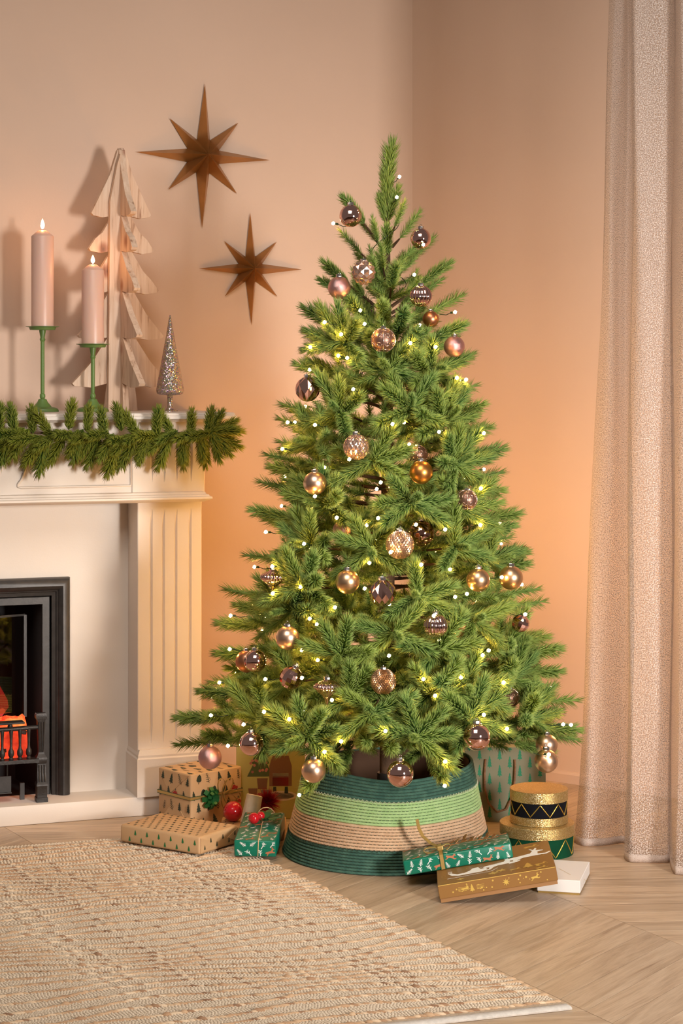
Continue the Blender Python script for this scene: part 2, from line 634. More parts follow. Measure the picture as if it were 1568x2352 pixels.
# glowing bed
m = MB()
random.seed(5)
nx, ny = 40, 10
vs, fs = [], []
for j in range(ny + 1):
    for i in range(nx + 1):
        a = mir(-0.330) + (-0.330 - mir(-0.330)) * i / nx
        t = j / ny
        y = 0.062 + 0.13 * t
        z = 0.165 + 0.098 * min(1, t * 2.2) + 0.006 * random.random() * (0 < j)
        vs.append((a, y, z))
for j in range(ny):
    for i in range(nx):
        p = j * (nx + 1) + i
        fs.append((p, p + 1, p + nx + 2, p + nx + 1))
m.add(vs, fs)
m.build('ember_bed', M['ember'], fi, 180)
for k in range(26):
    m = MB()
    a = random.uniform(mir(-0.335), -0.335)
    y = random.uniform(0.064, 0.15)
    zz = 0.163 + 0.098 * min(1, (y - 0.062) / 0.13 * 2.2) + 0.006
    r = random.uniform(0.009, 0.017)
    m.M = Matrix.Translation((a, y, zz)) @ Matrix.Rotation(random.random() * 3, 4, 'Y') @ Matrix.Diagonal((r, r * 0.8, r * 0.7, 1))
    bm = bmesh.new()
    bmesh.ops.create_icosphere(bm, subdivisions=1, radius=1)
    for v in bm.verts:
        v.co *= random.uniform(0.75, 1.15)
    m.add([v.co.copy() for v in bm.verts], [tuple(v.index for v in f.verts) for f in bm.faces])
    bm.free()
    m.build('coal', M['coal'] if k % 5 == 0 else M['ember'], fi)
for (ac, hh, ww) in ((-0.405, 0.135, 0.045), (-0.47, 0.19, 0.05), (-0.55, 0.17, 0.055), (-0.62, 0.12, 0.04)):
    m = MB()
    m.M = Matrix.Translation((ac, 0.222, 0.262)) @ Matrix.Diagonal((1, 0.18, 1, 1))
    m.lathe([(ww * 0.6, 0), (ww, hh * 0.18), (ww * 0.92, hh * 0.34), (ww * 0.5, hh * 0.6), (ww * 0.22, hh * 0.82), (0.0001, hh)], 20)
    m.build('flame', M['fire_flame'], fi, 180)

# grate standing in front of the embers
def post(X):
    m = MB()
    m.M = Matrix.Translation((X, 0.040, 0))
    def sq(w, d, z, yo=0):
        return [Vector((-w, yo - d, z)), Vector((w, yo - d, z)), Vector((w, yo + d, z)), Vector((-w, yo + d, z))]
    m.loft([sq(.0155, .0155, .0545, -.008), sq(.0155, .0155, .066, -.008), sq(.0135, .0135, .068, -.008), sq(.0135, .0135, .096, -.008), sq(.0155, .0155, .099, -.008), sq(.0155, .0145, .104, -.008),
            sq(.0125, .012, .109, -.006), sq(.0115, .0115, .130, -.001), sq(.0115, .0115, .158, 0), sq(.0140, .014, .161), sq(.0150, .0150, .172), sq(.0135, .0135, .176), sq(.0095, .0095, .182),
            sq(.0075, .0085, .188), sq(.0085, .0095, .23), sq(.0105, .0105, .276), sq(.0145, .012, .282), sq(.0150, .0125, .291), sq(.0125, .011, .296)])
    for dx in (-0.006, 0.0, 0.006):
        m.tube([(dx * 0.8, -0.0095, 0.190), (dx, -0.0105, 0.235), (dx * 1.2, -0.0115, 0.272)], 0.0021, 6)
        m.tube([(dx * 1.3, -0.0185, 0.110), (dx * 1.2, -0.0125, 0.130), (dx * 1.2, -0.0118, 0.155)], 0.0023, 6)
    return m
for X in (-0.305, mir(-0.305)):
    post(X).build('grate_post', M['grate_iron'], fi, 40)
m = MB()
m.tube([(-0.312, 0.036, 0.258), (-0.36, 0.030, 0.258), (AC, 0.022, 0.258), (mir(-0.36), 0.030, 0.258), (mir(-0.312), 0.036, 0.258)], 0.0062, 8)
m.build('top_rail', M['grate_iron'], fi, 60)
m = MB()
m.box(mir(-0.314), -0.314, 0.016, 0.052, 0.164, 0.174)
m.build('bottom_rail', M['grate_iron'], fi)
bal = MB()
bal.lathe([(0.0062, 0.174), (0.0068, 0.178), (0.0045, 0.181), (0.0078, 0.187), (0.0084, 0.193), (0.0076, 0.199), (0.0046, 0.204), (0.0036, 0.212), (0.0040, 0.230), (0.0050, 0.246), (0.0056, 0.250), (0.0056, 0.256)], 12)
bme = bal.mesh('baluster', M['grate_iron'], 40)
nb = 14
for k in range(nb):
    a = -0.340 + (mir(-0.340) + 0.340) * k / (nb - 1)
    link('baluster', bme, fi, Matrix.Translation((a, 0.030 - 0.008 * (1 - ((a - AC) / 0.16) ** 2), 0)))
m = MB()
m.rbox(-0.645, -0.355, 0.006, 0.045, 0.274, 0.279, 0.002)
m.build('trivet', M['grate_iron'], fi)
for a in (-0.392, mir(-0.392)):
    m = MB()
    m.M = Matrix.Translation((a, 0.026, 0))
    m.lathe([(0.005, 0.262), (0.0075, 0.266), (0.0058, 0.271), (0.0065, 0.275)], 12)
    m.build('trivet_foot', M['grate_iron'], fi, 40)
m = MB()
m.box(mir(-0.385), -0.385, 0.048, 0.054, 0.083, 0.126)
m.box(mir(-0.385), -0.385, 0.040, 0.054, 0.080, 0.083)
m.build('ash_pan', M['black_iron'], fi)
for k in range(9):
    a = -0.395 + (mir(-0.395) + 0.395) * k / 8
    m = MB()
    m.tube([(a, 0.052, 0.124), (a, 0.052, 0.168)], 0.0022, 6)
    m.build('ash_bar', M['grate_iron'], fi)
for a in (-0.350, mir(-0.350)):
    m = MB()
    m.box(a - 0.006, a + 0.006, 0.07, 0.082, 0.0545, 0.10)
    m.build('burner_leg', M['black_iron'], fi)

# ------------------------------------------------------------------ on the mantel
SHZ = 1.119
def onshelf(a, y, z=SHZ):
    return HF + U * a + B * y + Vector((0, 0, z))
def holder(label, a, y, hgt):
    t = thing('candle_holder', label, 'candle holder', onshelf(a, y), (0, 0, 0), 'green candle holders')
    m = MB()
    m.lathe([(0.046, 0), (0.0465, 0.003), (0.044, 0.009), (0.036, 0.012), (0.026, 0.014), (0.024, 0.017), (0.015, 0.028), (0.0115, 0.036), (0.008, 0.037)], 40)
    m.build('base', M['green_metal'], t, 35)
    m = MB()
    m.lathe([(0.005, 0.036), (0.0075, 0.040), (0.0082, 0.045), (0.0075, 0.050), (0.0052, 0.053), (0.0056, 0.055), (0.0056, hgt - 0.044), (0.0055, hgt - 0.042), (0.0082, hgt - 0.036), (0.0062, hgt - 0.030), (0.0095, hgt - 0.012), (0.0095, hgt - 0.008)], 24)
    m.build('stem', M['green_metal'], t, 35)
    m = MB()
    m.lathe([(0.009, hgt - 0.009), (0.036, hgt - 0.008), (0.0385, hgt - 0.001), (0.0480, hgt + 0.001), (0.0480, hgt + 0.002), (0.037, hgt), (0.0001, hgt)], 40)
    m.build('dish', M['green_metal'], t, 35)
    return t
def candle(label, a, y, z, hgt, r):
    t = thing('pillar_candle', label, 'candle', onshelf(a, y, z), (0, 0, 0), 'lit pillar candles')
    m = MB()
    m.lathe([(r, 0), (r, hgt - 0.018), (r * 0.97, hgt - 0.016), (r * 0.52, hgt - 0.004), (r * 0.3, hgt), (0.0001, hgt - 0.001)], 40)
    m.build('wax', M['wax'], t, 35)
    m = MB()
    m.tube([(0, 0, hgt - 0.002), (0.0005, 0, hgt + 0.006)], 0.0009, 6)
    m.build('wick', M['wick'], t)
    m = MB()
    fh = 0.030 if hgt > 0.25 else 0.024
    m.M = Matrix.Translation((0, 0, hgt + 0.003))
    m.lathe([(0.0006, 0), (0.0042, fh * 0.15), (0.0055, fh * 0.32), (0.0048, fh * 0.55), (0.0024, fh * 0.82), (0.0001, fh)], 16)
    m.build('flame', M['flame'], t, 180)
holder('taller green metal candle holder carrying the taller candle', -0.254, 0.27, 0.243)
candle('taller lit blush pillar candle, left of the two', -0.254, 0.27, SHZ + 0.2455, 0.275, 0.0320)
holder('shorter green metal candle holder carrying the shorter candle', -0.114, 0.24, 0.193)
candle('shorter lit blush pillar candle in front of the wooden tree', -0.114, 0.24, SHZ + 0.1955, 0.228, 0.0320)

# wooden tree: two boards crossing, with a batten
wt = thing('wooden_tree', 'whitewashed pine wooden tree with stepped branches on the mantel', 'wooden tree', onshelf(-0.012, 0.325), (0, 0, R(26)))
HT = 0.772
def fin_outline(wmax=0.150):
    # (distance from the axis, height): trunk foot, then five drooping tiers up to the tip
    tips = [(0.150, 0.075), (0.132, 0.215), (0.116, 0.350), (0.100, 0.468), (0.092, 0.572)]
    out = [(0.0, 0.0), (0.050, 0.0), (0.043, 0.06), (0.040, 0.082)]
    for i, (r, z) in enumerate(tips):
        r *= wmax / 0.150
        inner = [0.046, 0.045, 0.040, 0.034, 0.030][i]
        out += [(inner + (r - inner) * 0.45, z - 0.006), (r - 0.006, z - 0.001), (r, z + 0.006)]
        nx_in = [0.043, 0.038, 0.032, 0.028, 0][i]
        zt = tips[i + 1][1] if i < 4 else HT
        if i < 4:
            out += [(r * 0.80, z + 0.036), (nx_in + (r - nx_in) * 0.42, z + (zt - z) * 0.52), (nx_in, zt)]
        else:
            out += [(0.066, 0.630), (0.034, 0.695), (0.012, HT - 0.008), (0.0, HT)]
    return out
def fin(name, rot, thick, w=0.15):
    m = MB()
    m.M = Matrix.Rotation(rot, 4, 'Z')
    m.prism(fin_outline(w), -thick / 2, thick / 2, 'xzy')
    return m.build(name, M['pine'], wt)
fin('board', PI, 0.016)
fin('board', 0, 0.016)
fin('board', -PI / 2, 0.018, 0.185)
fin('board', PI / 2, 0.018, 0.10)
m = MB()
m.prism([(-0.046, 0), (-0.009, 0), (-0.009, HT - 0.02), (-0.018, HT - 0.05), (-0.040, HT - 0.16)], -0.024, -0.009, 'xzy')
m.build('batten', M['pine'], wt)

# glittering glass cone tree
M['glitter_glass'] = None
def glitter(name, base, lo, hi, scale, metal=0.9, rough=0.28, irid=False, bstr=0.8):
    m = mat(name, base, rough, metal)
    v = coords(m)
    vo = N(m, 'ShaderNodeTexVoronoi')
    vo.inputs['Scale'].default_value = scale
    L(m, v, vo.inputs['Vector'])
    if irid:
        hs = N(m, 'ShaderNodeMix', data_type='RGBA')
        hs.inputs[0].default_value = 0.35
        hs.inputs[6].default_value = base
        L(m, vo.outputs['Color'], hs.inputs[7])
        L(m, hs.outputs[2], bsdf(m).inputs['Base Color'])
    else:
        sp = N(m, 'ShaderNodeSeparateColor')
        L(m, vo.outputs['Color'], sp.inputs[0])
        L(m, ramp(m, sp.outputs[0], [(0.0, lo), (0.75, base), (1.0, hi)]), bsdf(m).inputs['Base Color'])
    # each flake tilts its own way
    g = N(m, 'ShaderNodeNewGeometry')
    sub = N(m, 'ShaderNodeVectorMath', operation='SUBTRACT')
    L(m, vo.outputs['Color'], sub.inputs[0])
    sub.inputs[1].default_value = (0.5, 0.5, 0.5)
    scl = N(m, 'ShaderNodeVectorMath', operation='SCALE')
    scl.inputs['Scale'].default_value = bstr
    L(m, sub.outputs[0], scl.inputs[0])
    ad = N(m, 'ShaderNodeVectorMath', operation='ADD')
    L(m, g.outputs['Normal'], ad.inputs[0])
    L(m, scl.outputs[0], ad.inputs[1])
    nm = N(m, 'ShaderNodeVectorMath', operation='NORMALIZE')
    L(m, ad.outputs[0], nm.inputs[0])
    L(m, nm.outputs[0], bsdf(m).inputs['Normal'])
    return m
M['glitter_glass'] = glitter('iridescent_glitter', c(206, 190, 170), None, None, 420, 0.85, 0.25, True, 0.9)
gt = thing('glitter_cone_tree', 'small iridescent silver glitter cone tree at the mantel end', 'ornament', onshelf(0.107, 0.21))
m = MB()
m.lathe([(0.0001, 0.046), (0.030, 0.048), (0.038, 0.052), (0.0405, 0.060), (0.038, 0.078), (0.0245, 0.150), (0.011, 0.225), (0.004, 0.268), (0.0015, 0.279), (0.0001, 0.280)], 48)
m.build('cone', M['glitter_glass'], gt, 60)
m = MB()
m.lathe([(0.022, 0), (0.022, 0.003), (0.012, 0.006), (0.0085, 0.012), (0.0080, 0.047)], 24)
m.build('stem', M['glitter_glass'], gt, 40)

# metal stars on the wall
def star(label, a, z, lv, lh, ld, notch, depth, roll):
    m = MB()
    vs = [(0, -depth, 0)]
    fs = []
    for k in range(16):
        ang = PI / 2 - k * PI / 8
        if k % 4 == 0:
            r = lv if k % 8 == 0 else lh
        elif k % 2 == 0:
            r = ld
        else:
            r = notch
        y = -0.004 if k % 2 == 0 else 0.0
        vs.append((r * math.cos(ang), y, r * math.sin(ang)))
    vs.append((0, 0.002, 0))
    for k in range(16):
        j = (k + 1) % 16
        fs.append((0, 1 + j, 1 + k))
        fs.append((17, 1 + k, 1 + j))
    m.add(vs, fs)
    o = m.build('wall_star', M['brass'])
    o.location = onshelf(a, WD - 0.004, z)
    o.rotation_euler = (0, R(roll), TH)
    tag(o, label, 'wall star', 'antique brass wall stars')
star('larger antique brass eight-pointed star, hung above', 0.277, 1.892, 0.222, 0.212, 0.154, 0.054, 0.060, 1.2)
star('smaller antique brass eight-pointed star, hung below', 0.428, 1.551, 0.174, 0.166, 0.120, 0.041, 0.046, -0.6)

# ------------------------------------------------------------------ rug
RC = Vector((0.437, 3.778, 0))               # front right corner
E1 = Vector((-0.950, -0.312, 0))             # along the front edge, to the left
E2 = Vector((-0.481, 0.877, 0))              # along the right edge, away
RUGL, RUGW = 1.75, 1.655
M['rug_base'] = noisy('cream_weave', c(178, 156, 130), c(204, 184, 160), 260, 0.95, 0.6, 420, bdist=0.002)
M['rug_cream'] = noisy('cream_stitch', c(222, 205, 182), c(190, 170, 144), 300, 0.95)
M['jute'] = mat('jute_braid', c(206, 168, 130), 0.9)
_g = N(M['jute'], 'ShaderNodeNewGeometry')
L(M['jute'], ramp(M['jute'], _g.outputs['Random Per Island'], [(0.0, c(134, 98, 72)), (0.2, c(180, 142, 108)), (0.65, c(204, 170, 134)), (1.0, c(224, 198, 166))]), bsdf(M['jute']).inputs['Base Color'])
bump(M['jute'], noise(M['jute'], coords(M['jute']), 700, 2), 0.6, 0.001)
M['binding'] = noisy('rug_binding', c(222, 214, 204), c(204, 196, 186), 120, 0.95, 0.5, 500, bdist=0.001)
rug = thing('jute_rug', 'cream and tan jute rug with wavy braided rows in front of the fireplace', 'rug', (0, 0, 0))
def RP(s, t, z=0.0):
    """s metres along the front edge from the right corner, t metres back"""
    p = RC + E1 * s + E2 * t
    return Vector((p.x, p.y, z))
m = MB()
m.loft([[RP(0, 0, 0.0005), RP(RUGL, 0, 0.0005), RP(RUGL, RUGW, 0.0005), RP(0, RUGW, 0.0005)],
        [RP(0, 0, 0.006), RP(RUGL, 0, 0.006), RP(RUGL, RUGW, 0.006), RP(0, RUGW, 0.006)]])
m.build('backing', M['rug_base'], rug)
m = MB()
m.loft([[RP(s_, t_, z_) for t_, z_ in ((-0.008, 0.001), (-0.009, 0.004), (-0.004, 0.0072), (0.012, 0.0078), (0.014, 0.006), (0.012, 0.001))] for s_ in [-0.003 + (RUGL + 0.003) * k / 60 for k in range(61)]])
m.build('binding', M['binding'], rug, 60)
random.seed(21)
OCT = [(1, 0, 0), (-1, 0, 0), (0, 1, 0), (0, -1, 0), (0, 0, 1), (0, 0, -1)]
OCF = [(0, 2, 4), (2, 1, 4), (1, 3, 4), (3, 0, 4), (2, 0, 5), (1, 2, 5), (3, 1, 5), (0, 3, 5)]
LV = [(0.5, 0, 0)]
def lump(mb, p, d, ln, wd, ht, twist):
    x = d.normalized()
    q = x.cross(Vector((0, 0, 1)))
    x2 = (x + q * twist).normalized()
    q = x2.cross(Vector((0, 0, 1)))
    zz = Vector((0, 0, 1))
    pts = []
    prof = ((-1, 0.15), (-0.55, 0.85), (0.35, 1.0), (1, 0.2))
    vs, fs = [], []
    for (tx, k) in prof:
        for ang in (0, 72, 144, 216, 288):
            a = R(ang + 18)
            vs.append(p + x2 * tx * ln + q * math.cos(a) * wd * k + zz * math.sin(a) * ht * k)
    for i in range(3):
        for k in range(5):
            l = (k + 1) % 5
            fs.append((i * 5 + k, i * 5 + l, (i + 1) * 5 + l, (i + 1) * 5 + k))
    mb.add(vs, fs)
PITCH = 0.0405
NROW = int(RUGW / PITCH)
def wave(s, r):
    t_ = 0.030 + r * PITCH
    k_ = max(0.0, min(1.0, (t_ - 0.02) / 0.16, (RUGW - 0.03 - t_) / 0.16))
    return k_ * _wave(s, r)
def _wave(s, r):
    return 0.030 * math.sin(s * 5.6 - r * 0.33 + 0.5) + 0.010 * math.sin(s * 13 + r * 0.55 + 1.3) + 0.004 * math.sin(s * 29 + r * 2.1)
stitch = MB()
for r_ in range(NROW):
    t0 = 0.030 + r_ * PITCH
    row = MB()
    s = 0.004
    vis = 1.75
    far = t0 > 0.9
    while s < vis:
        t = t0 + wave(s, r_)
        if 0.008 < t < RUGW - 0.006:
            ln = random.uniform(0.0075, 0.0135)
            thick = random.uniform(0.0026, 0.0042) * (1.5 if random.random() < 0.06 else 1)
            d = RP(s + 0.01, t0 + wave(s + 0.01, r_)) - RP(s, t)
            lump(row, RP(s, t + random.uniform(-0.0012, 0.0012), 0.0070), d, ln, thick, thick, random.uniform(0.2, 0.7))
        s += random.uniform(0.0095, 0.0150)
    row.build('braided_row', M['jute'], rug, 180)
    for q in (0.12, 0.235, 0.35, 0.465, 0.58, 0.695, 0.81, 0.92):
        s = 0.003 + random.random() * 0.006
        while s < vis:
            t = t0 + PITCH * q + wave(s, r_) * (1 - q) + wave(s, r_ + 1) * q
            if 0.012 < t < RUGW - 0.006:
                p = RP(s, t, 0.0062)
                ln, wd = 0.0034, 0.0020
                dx, dy = E1 * ln, E2 * wd
                k = len(stitch.v)
                tw = E2 * 0.0012
                stitch.v += [tuple(p + dx + tw), tuple(p - dx - tw), tuple(p + dy), tuple(p - dy), (p.x, p.y, p.z + 0.0026)]
                stitch.f += [(k, k + 2, k + 4), (k + 2, k + 1, k + 4), (k + 1, k + 3, k + 4), (k + 3, k, k + 4)]
            s += random.uniform(0.0058, 0.0074) if not far else random.uniform(0.008, 0.0095)
so = stitch.build('woven_stitches', M['rug_cream'], rug)
so['kind'] = 'stuff'

# ------------------------------------------------------------------ Christmas tree collar
AX, AY = 0.1175, 5.05
def rope_mat(name, c0, c1):
    m = mat(name, c0, 0.9)
    v = coords(m)
    f = noise(m, v, 60, 3)
    L(m, ramp(m, f, [(0.35, c0), (0.7, c1)]), bsdf(m).inputs['Base Color'])
    # twisted strand relief running round the coils
    tc = N(m, 'ShaderNodeTexCoord')
    sx = N(m, 'ShaderNodeSeparateXYZ')
    L(m, tc.outputs['Object'], sx.inputs[0])
    at2 = N(m, 'ShaderNodeMath', operation='ARCTAN2')
    L(m, sx.outputs['Y'], at2.inputs[0])
    L(m, sx.outputs['X'], at2.inputs[1])
    m1 = N(m, 'ShaderNodeMath', operation='MULTIPLY')
    m1.inputs[1].default_value = 170
    L(m, at2.outputs[0], m1.inputs[0])
    m2 = N(m, 'ShaderNodeMath', operation='MULTIPLY_ADD')
    m2.inputs[1].default_value = 900
    L(m, sx.outputs['Z'], m2.inputs[0])
    L(m, m1.outputs[0], m2.inputs[2])
    sn = N(m, 'ShaderNodeMath', operation='SINE')
    L(m, m2.outputs[0], sn.inputs[0])
    bump(m, sn.outputs[0], 0.22, 0.0012)
    return m
M['rope_dark'] = rope_mat('dark_green_rope', c(58, 98, 86), c(80, 120, 104))
M['rope_mint'] = rope_mat('mint_rope', c(172, 206, 142), c(190, 220, 160))
M['rope_beige'] = rope_mat('beige_rope', c(216, 180, 146), c(228, 196, 164))
M['lining'] = mat('brown_lining', c(86, 60, 42), 0.9)
M['thread_white'] = mat('pale_thread', c(226, 226, 204), 0.8)
M['thread_dark'] = mat('dark_thread', c(60, 78, 60), 0.9)
tcol = thing('tree_collar', 'coiled rope tree collar in dark green, mint and beige bands', 'tree collar', (AX, AY, 0))
def rad_at(z):
    t = z / 0.228
    return 0.272 - 0.056 * t ** 0.92
def lip(a, z):
    # soft wobble of the rope wall, stronger towards the rim
    k = max(0, z / 0.228)
    return 0.005 * math.sin(3 * a + 0.6) * k + 0.003 * math.sin(5 * a + 2.0) * k
def band(name, z0, z1, ncoil, mt):
    m = MB()
    prof = []
    ch = (z1 - z0) / ncoil
    for i in range(ncoil):
        for q, dr in ((0.01, -0.0012), (0.20, 0.0022), (0.5, 0.0034), (0.80, 0.0022), (0.99, -0.0012)):
            z = z0 + ch * (i + q)
            prof.append((rad_at(z) - 0.0034 + dr, z))
    prof = prof + [(r_ - 0.006, z) for r_, z in ((rad_at(z1), z1 - 0.0005), (rad_at(z0), z0 + 0.0005))]
    seg = 112
    n = len(prof)
    vs, fs = [], []
    for i in range(seg):
        a = 2 * PI * i / seg
        for r_, z in prof:
            zz = z + 0.006 * math.sin(a * 2 + 0.8) * (z / 0.228) ** 2 + 0.002 * math.sin(a * 5) * (z / 0.228)
            rr = r_ + lip(a, z)
            vs.append((rr * math.cos(a), rr * math.sin(a), zz))
    for i in range(seg):
        j = (i + 1) % seg
        for k in range(n):
            l = (k + 1) % n
            fs.append((i * n + k, j * n + k, j * n + l, i * n + l))
    m.add(vs, fs)
    bo = m.build(name, mt, tcol, 50)
    # the stitches that hold one coil to the next, seen as short dark dashes
    st = MB()
    for i in range(1, ncoil):
        nd = 150
        for k in range(nd):
            zc = z0 + ch * i
            pts = []
            for q in (0.0, 0.35, 0.7):
                a = 2 * PI * (k + q + 0.37 * (i % 3)) / nd
                rr = rad_at(zc) - 0.0030 + lip(a, zc)
                zz = zc + 0.006 * math.sin(a * 2 + 0.8) * (zc / 0.228) ** 2 + 0.002 * math.sin(a * 5) * (zc / 0.228)
                pts.append((rr * math.cos(a), rr * math.sin(a), zz))
            st.tube(pts, 0.00055, 3, False)
    so_ = st.build('coil_stitches', M['thread_dark'], bo)
    so_['kind'] = 'stuff'
    return bo
b1 = band('dark_green_band', 0.001, 0.058, 8, M['rope_dark'])
b2 = band('beige_band', 0.058, 0.117, 8, M['rope_beige'])
b3 = band('mint_band', 0.117, 0.1755, 8, M['rope_mint'])
b4 = band('dark_green_band', 0.1755, 0.230, 7, M['rope_dark'])
def zigzag(z, parent, mt, amp=0.0028, n=260):
    m = MB()
    pts = []
    for i in range(n + 1):
        a = 2 * PI * i / n
        zc = z + (amp if i % 2 else -amp)
        zz = zc + 0.006 * math.sin(a * 2 + 0.8) * (zc / 0.228) ** 2 + 0.002 * math.sin(a * 5) * (zc / 0.228)
        rr = rad_at(zc) + 0.0006 + lip(a, zc)
        pts.append((rr * math.cos(a), rr * math.sin(a), zz))
    m.tube(pts, 0.0006, 4, False)
    return m.build('stitching', mt, parent)
zigzag(0.1755, b4, M['thread_white'])
zigzag(0.058, b1, M['thread_dark'])
m = MB()
prof = [(rad_at(0.004) - 0.011, 0.002), (rad_at(0.226) - 0.011, 0.226)]
seg = 64
vs = []
for i in range(seg):
    a = 2 * PI * i / seg
    for r_, z in prof:
        vs.append(((r_ + lip(a, z)) * math.cos(a), (r_ + lip(a, z)) * math.sin(a), z + 0.006 * math.sin(a * 2 + 0.8) * (z / 0.228) ** 2))
m.add(vs, [(i * 2, ((i + 1) % seg) * 2, ((i + 1) % seg) * 2 + 1, i * 2 + 1) for i in range(seg)])
m.build('lining', M['lining'], tcol, 180)

# ------------------------------------------------------------------ evergreen sprigs
def sprig_verts(ln, rng, rings, per, nl, fine=True, nr=0.00105):
    """needles spiralling round a short twig along +X; returns verts, faces, tip weight"""
    vs, fs, tw = [], [], []
    def needle(p, d, bend, l, r):
        side = d.cross(Vector((0.3, 0.2, 0.9)))
        if side.length < 1e-3:
            side = d.orthogonal()
        side.normalize()
        up = side.cross(d).normalized()
        k = len(vs)
        tri = [side * math.cos(a) + up * math.sin(a) for a in (0, 2 * PI / 3, 4 * PI / 3)]
        mid = p + d * l * 0.55 + bend * l * 0.10
        tip = p + d * l + bend * l * 0.42
        if fine:
            vs.extend([p + t * r for t in tri] + [mid + t * r * 0.9 for t in tri] + [tip])
            tw.extend([0, 0, 0, 0.25, 0.25, 0.25, 0.8])
            for i in range(3):
                j = (i + 1) % 3
                fs.append((k + i, k + j, k + 3 + j, k + 3 + i))
                fs.append((k + 3 + i, k + 3 + j, k + 6))
        else:
            vs.extend([p + t * r * 1.25 for t in tri] + [tip])
            tw.extend([0, 0, 0, 0.7])
            for i in range(3):
                fs.append((k + i, k + (i + 1) % 3, k + 3))
    X = Vector((1, 0, 0))
    curve = rng.uniform(-0.10, 0.16)
    for i in range(rings):
        t = i / (rings - 1)
        for k in range(per):
            a = 2 * PI * (k / per) + i * 2.4 + rng.uniform(-0.3, 0.3)
            rad = Vector((0, math.cos(a), math.sin(a)))
            if t > 0.9:
                lean = rng.uniform(0.25, 0.7)
            else:
                lean = rng.uniform(0.88, 1.22)
            d = (X * math.cos(lean) + rad * math.sin(lean)).normalized()
            l = nl * rng.uniform(0.82, 1.12) * (0.8 if t > 0.92 else 1.0) * (0.75 + 0.25 * min(1, t * 5))
            x = ln * (0.02 + 0.90 * t) + rng.uniform(-0.002, 0.002)
            p = Vector((x, 0, curve * x * x / ln))
            needle(p, d, X, l, nr)
    # twig
    k = len(vs)
    n = 4
    for i in range(n + 1):
        x = ln * 0.92 * i / n
        for q in range(4):
            a = PI / 2 * q
            vs.append(Vector((x, 0.0017 * math.cos(a) * (1 - 0.5 * i / n), 0.0017 * math.sin(a) * (1 - 0.5 * i / n) + curve * x * x / ln)))
            tw.append(0)
    for i in range(n):
        for q in range(4):
            r_ = (q + 1) % 4
            fs.append((k + i * 4 + q, k + i * 4 + r_, k + (i + 1) * 4 + r_, k + (i + 1) * 4 + q))
    return vs, fs, tw

def mesh_tip(name, vs, fs, tw, mt):
    me = bpy.data.meshes.new(name)
    me.from_pydata([tuple(v) for v in vs], [], fs)
    a = me.attributes.new('tip', 'FLOAT', 'POINT')
    a.data.foreach_set('value', tw)
    me.materials.append(mt)
    for p in me.polygons:
        p.use_smooth = True
    me.update()
    return me
rng = random.Random(4)
FINE = [mesh_tip('sprig', *sprig_verts(0.108, rng, 46, 9, 0.0268), M['needle']) for _ in range(7)]
COARSE = [sprig_verts(0.108, rng, 27, 7, 0.0268, False) for _ in range(4)]
GARL = [mesh_tip('sprig', *sprig_verts(0.092, rng, 40, 9, 0.0250, True, 0.00120), M['garland_needle']) for _ in range(5)]

def frame(p, d, roll, scale=1.0):
    q = Vector(d).to_track_quat('X', 'Z')
    return Matrix.Translation(p) @ q.to_matrix().to_4x4() @ Matrix.Rotation(roll, 4, 'X') @ Matrix.Scale(scale, 4)

# ------------------------------------------------------------------ garland along the mantel
rng = random.Random(11)
gl = thing('mantel_garland', 'evergreen garland draped along the front of the mantel shelf', 'garland', HF, FPROT)
gp = []
for i in range(30):
    t = i / 29
    a = -1.10 + 1.27 * t
    gp.append(Vector((a, -0.058 - 0.004 * math.sin(t * 20), 1.066 + 0.006 * math.sin(t * 14) - 0.004 * t)))
m = MB()
m.tube(gp, 0.004, 6)
m.build('stem', M['bark'], gl, 60)
def gpos(a):
    t = (a + 1.10) / 1.27 * 29
    i = max(0, min(28, int(t)))
    return gp[i].lerp(gp[i + 1], t - i)
a = -1.09
i = 0
while a < 0.165:
    p = gpos(a)
    k = i % 4
    if k == 0:      # down, trailing left
        d = Vector((rng.uniform(-0.75, -0.25), rng.uniform(-0.30, 0.0), -1.0))
        s_ = rng.uniform(0.92, 1.12)
    elif k == 1:    # up
        d = Vector((rng.uniform(-0.65, 0.25), rng.uniform(-0.40, -0.15), 0.75))
        s_ = rng.uniform(0.80, 1.0)
    elif k == 2:    # forward, trailing left
        d = Vector((rng.uniform(-1.0, -0.5), rng.uniform(-0.55, -0.25), rng.uniform(-0.5, 0.15)))
        s_ = rng.uniform(0.80, 1.0)
    else:
        d = Vector((rng.uniform(-0.9, -0.3), rng.uniform(-0.4, -0.1), -0.7))
        s_ = rng.uniform(0.85, 1.05)
    p = p + Vector((0, rng.uniform(-0.012, 0.004), rng.uniform(-0.012, 0.016)))
    if a > 0.06 and k in (0, 3):
        d.x = rng.uniform(-0.35, 0.35)
    link('sprig', rng.choice(GARL), gl, frame(p, d, rng.random() * 6, s_))
    a += 0.0122
    i += 1
for d, s_ in (((1, -0.3, 0.35), 0.85), ((1, -0.2, 0.02), 0.95), ((1, -0.3, -0.5), 1.0), ((0.7, -0.4, -0.9), 0.95), ((0.3, -0.3, -1), 0.95), ((0.8, -0.6, 0.1), 0.9), ((0.4, -0.4, 0.9), 0.75)):
    link('sprig', rng.choice(GARL), gl, frame(gpos(0.15), d, rng.random() * 6, s_))

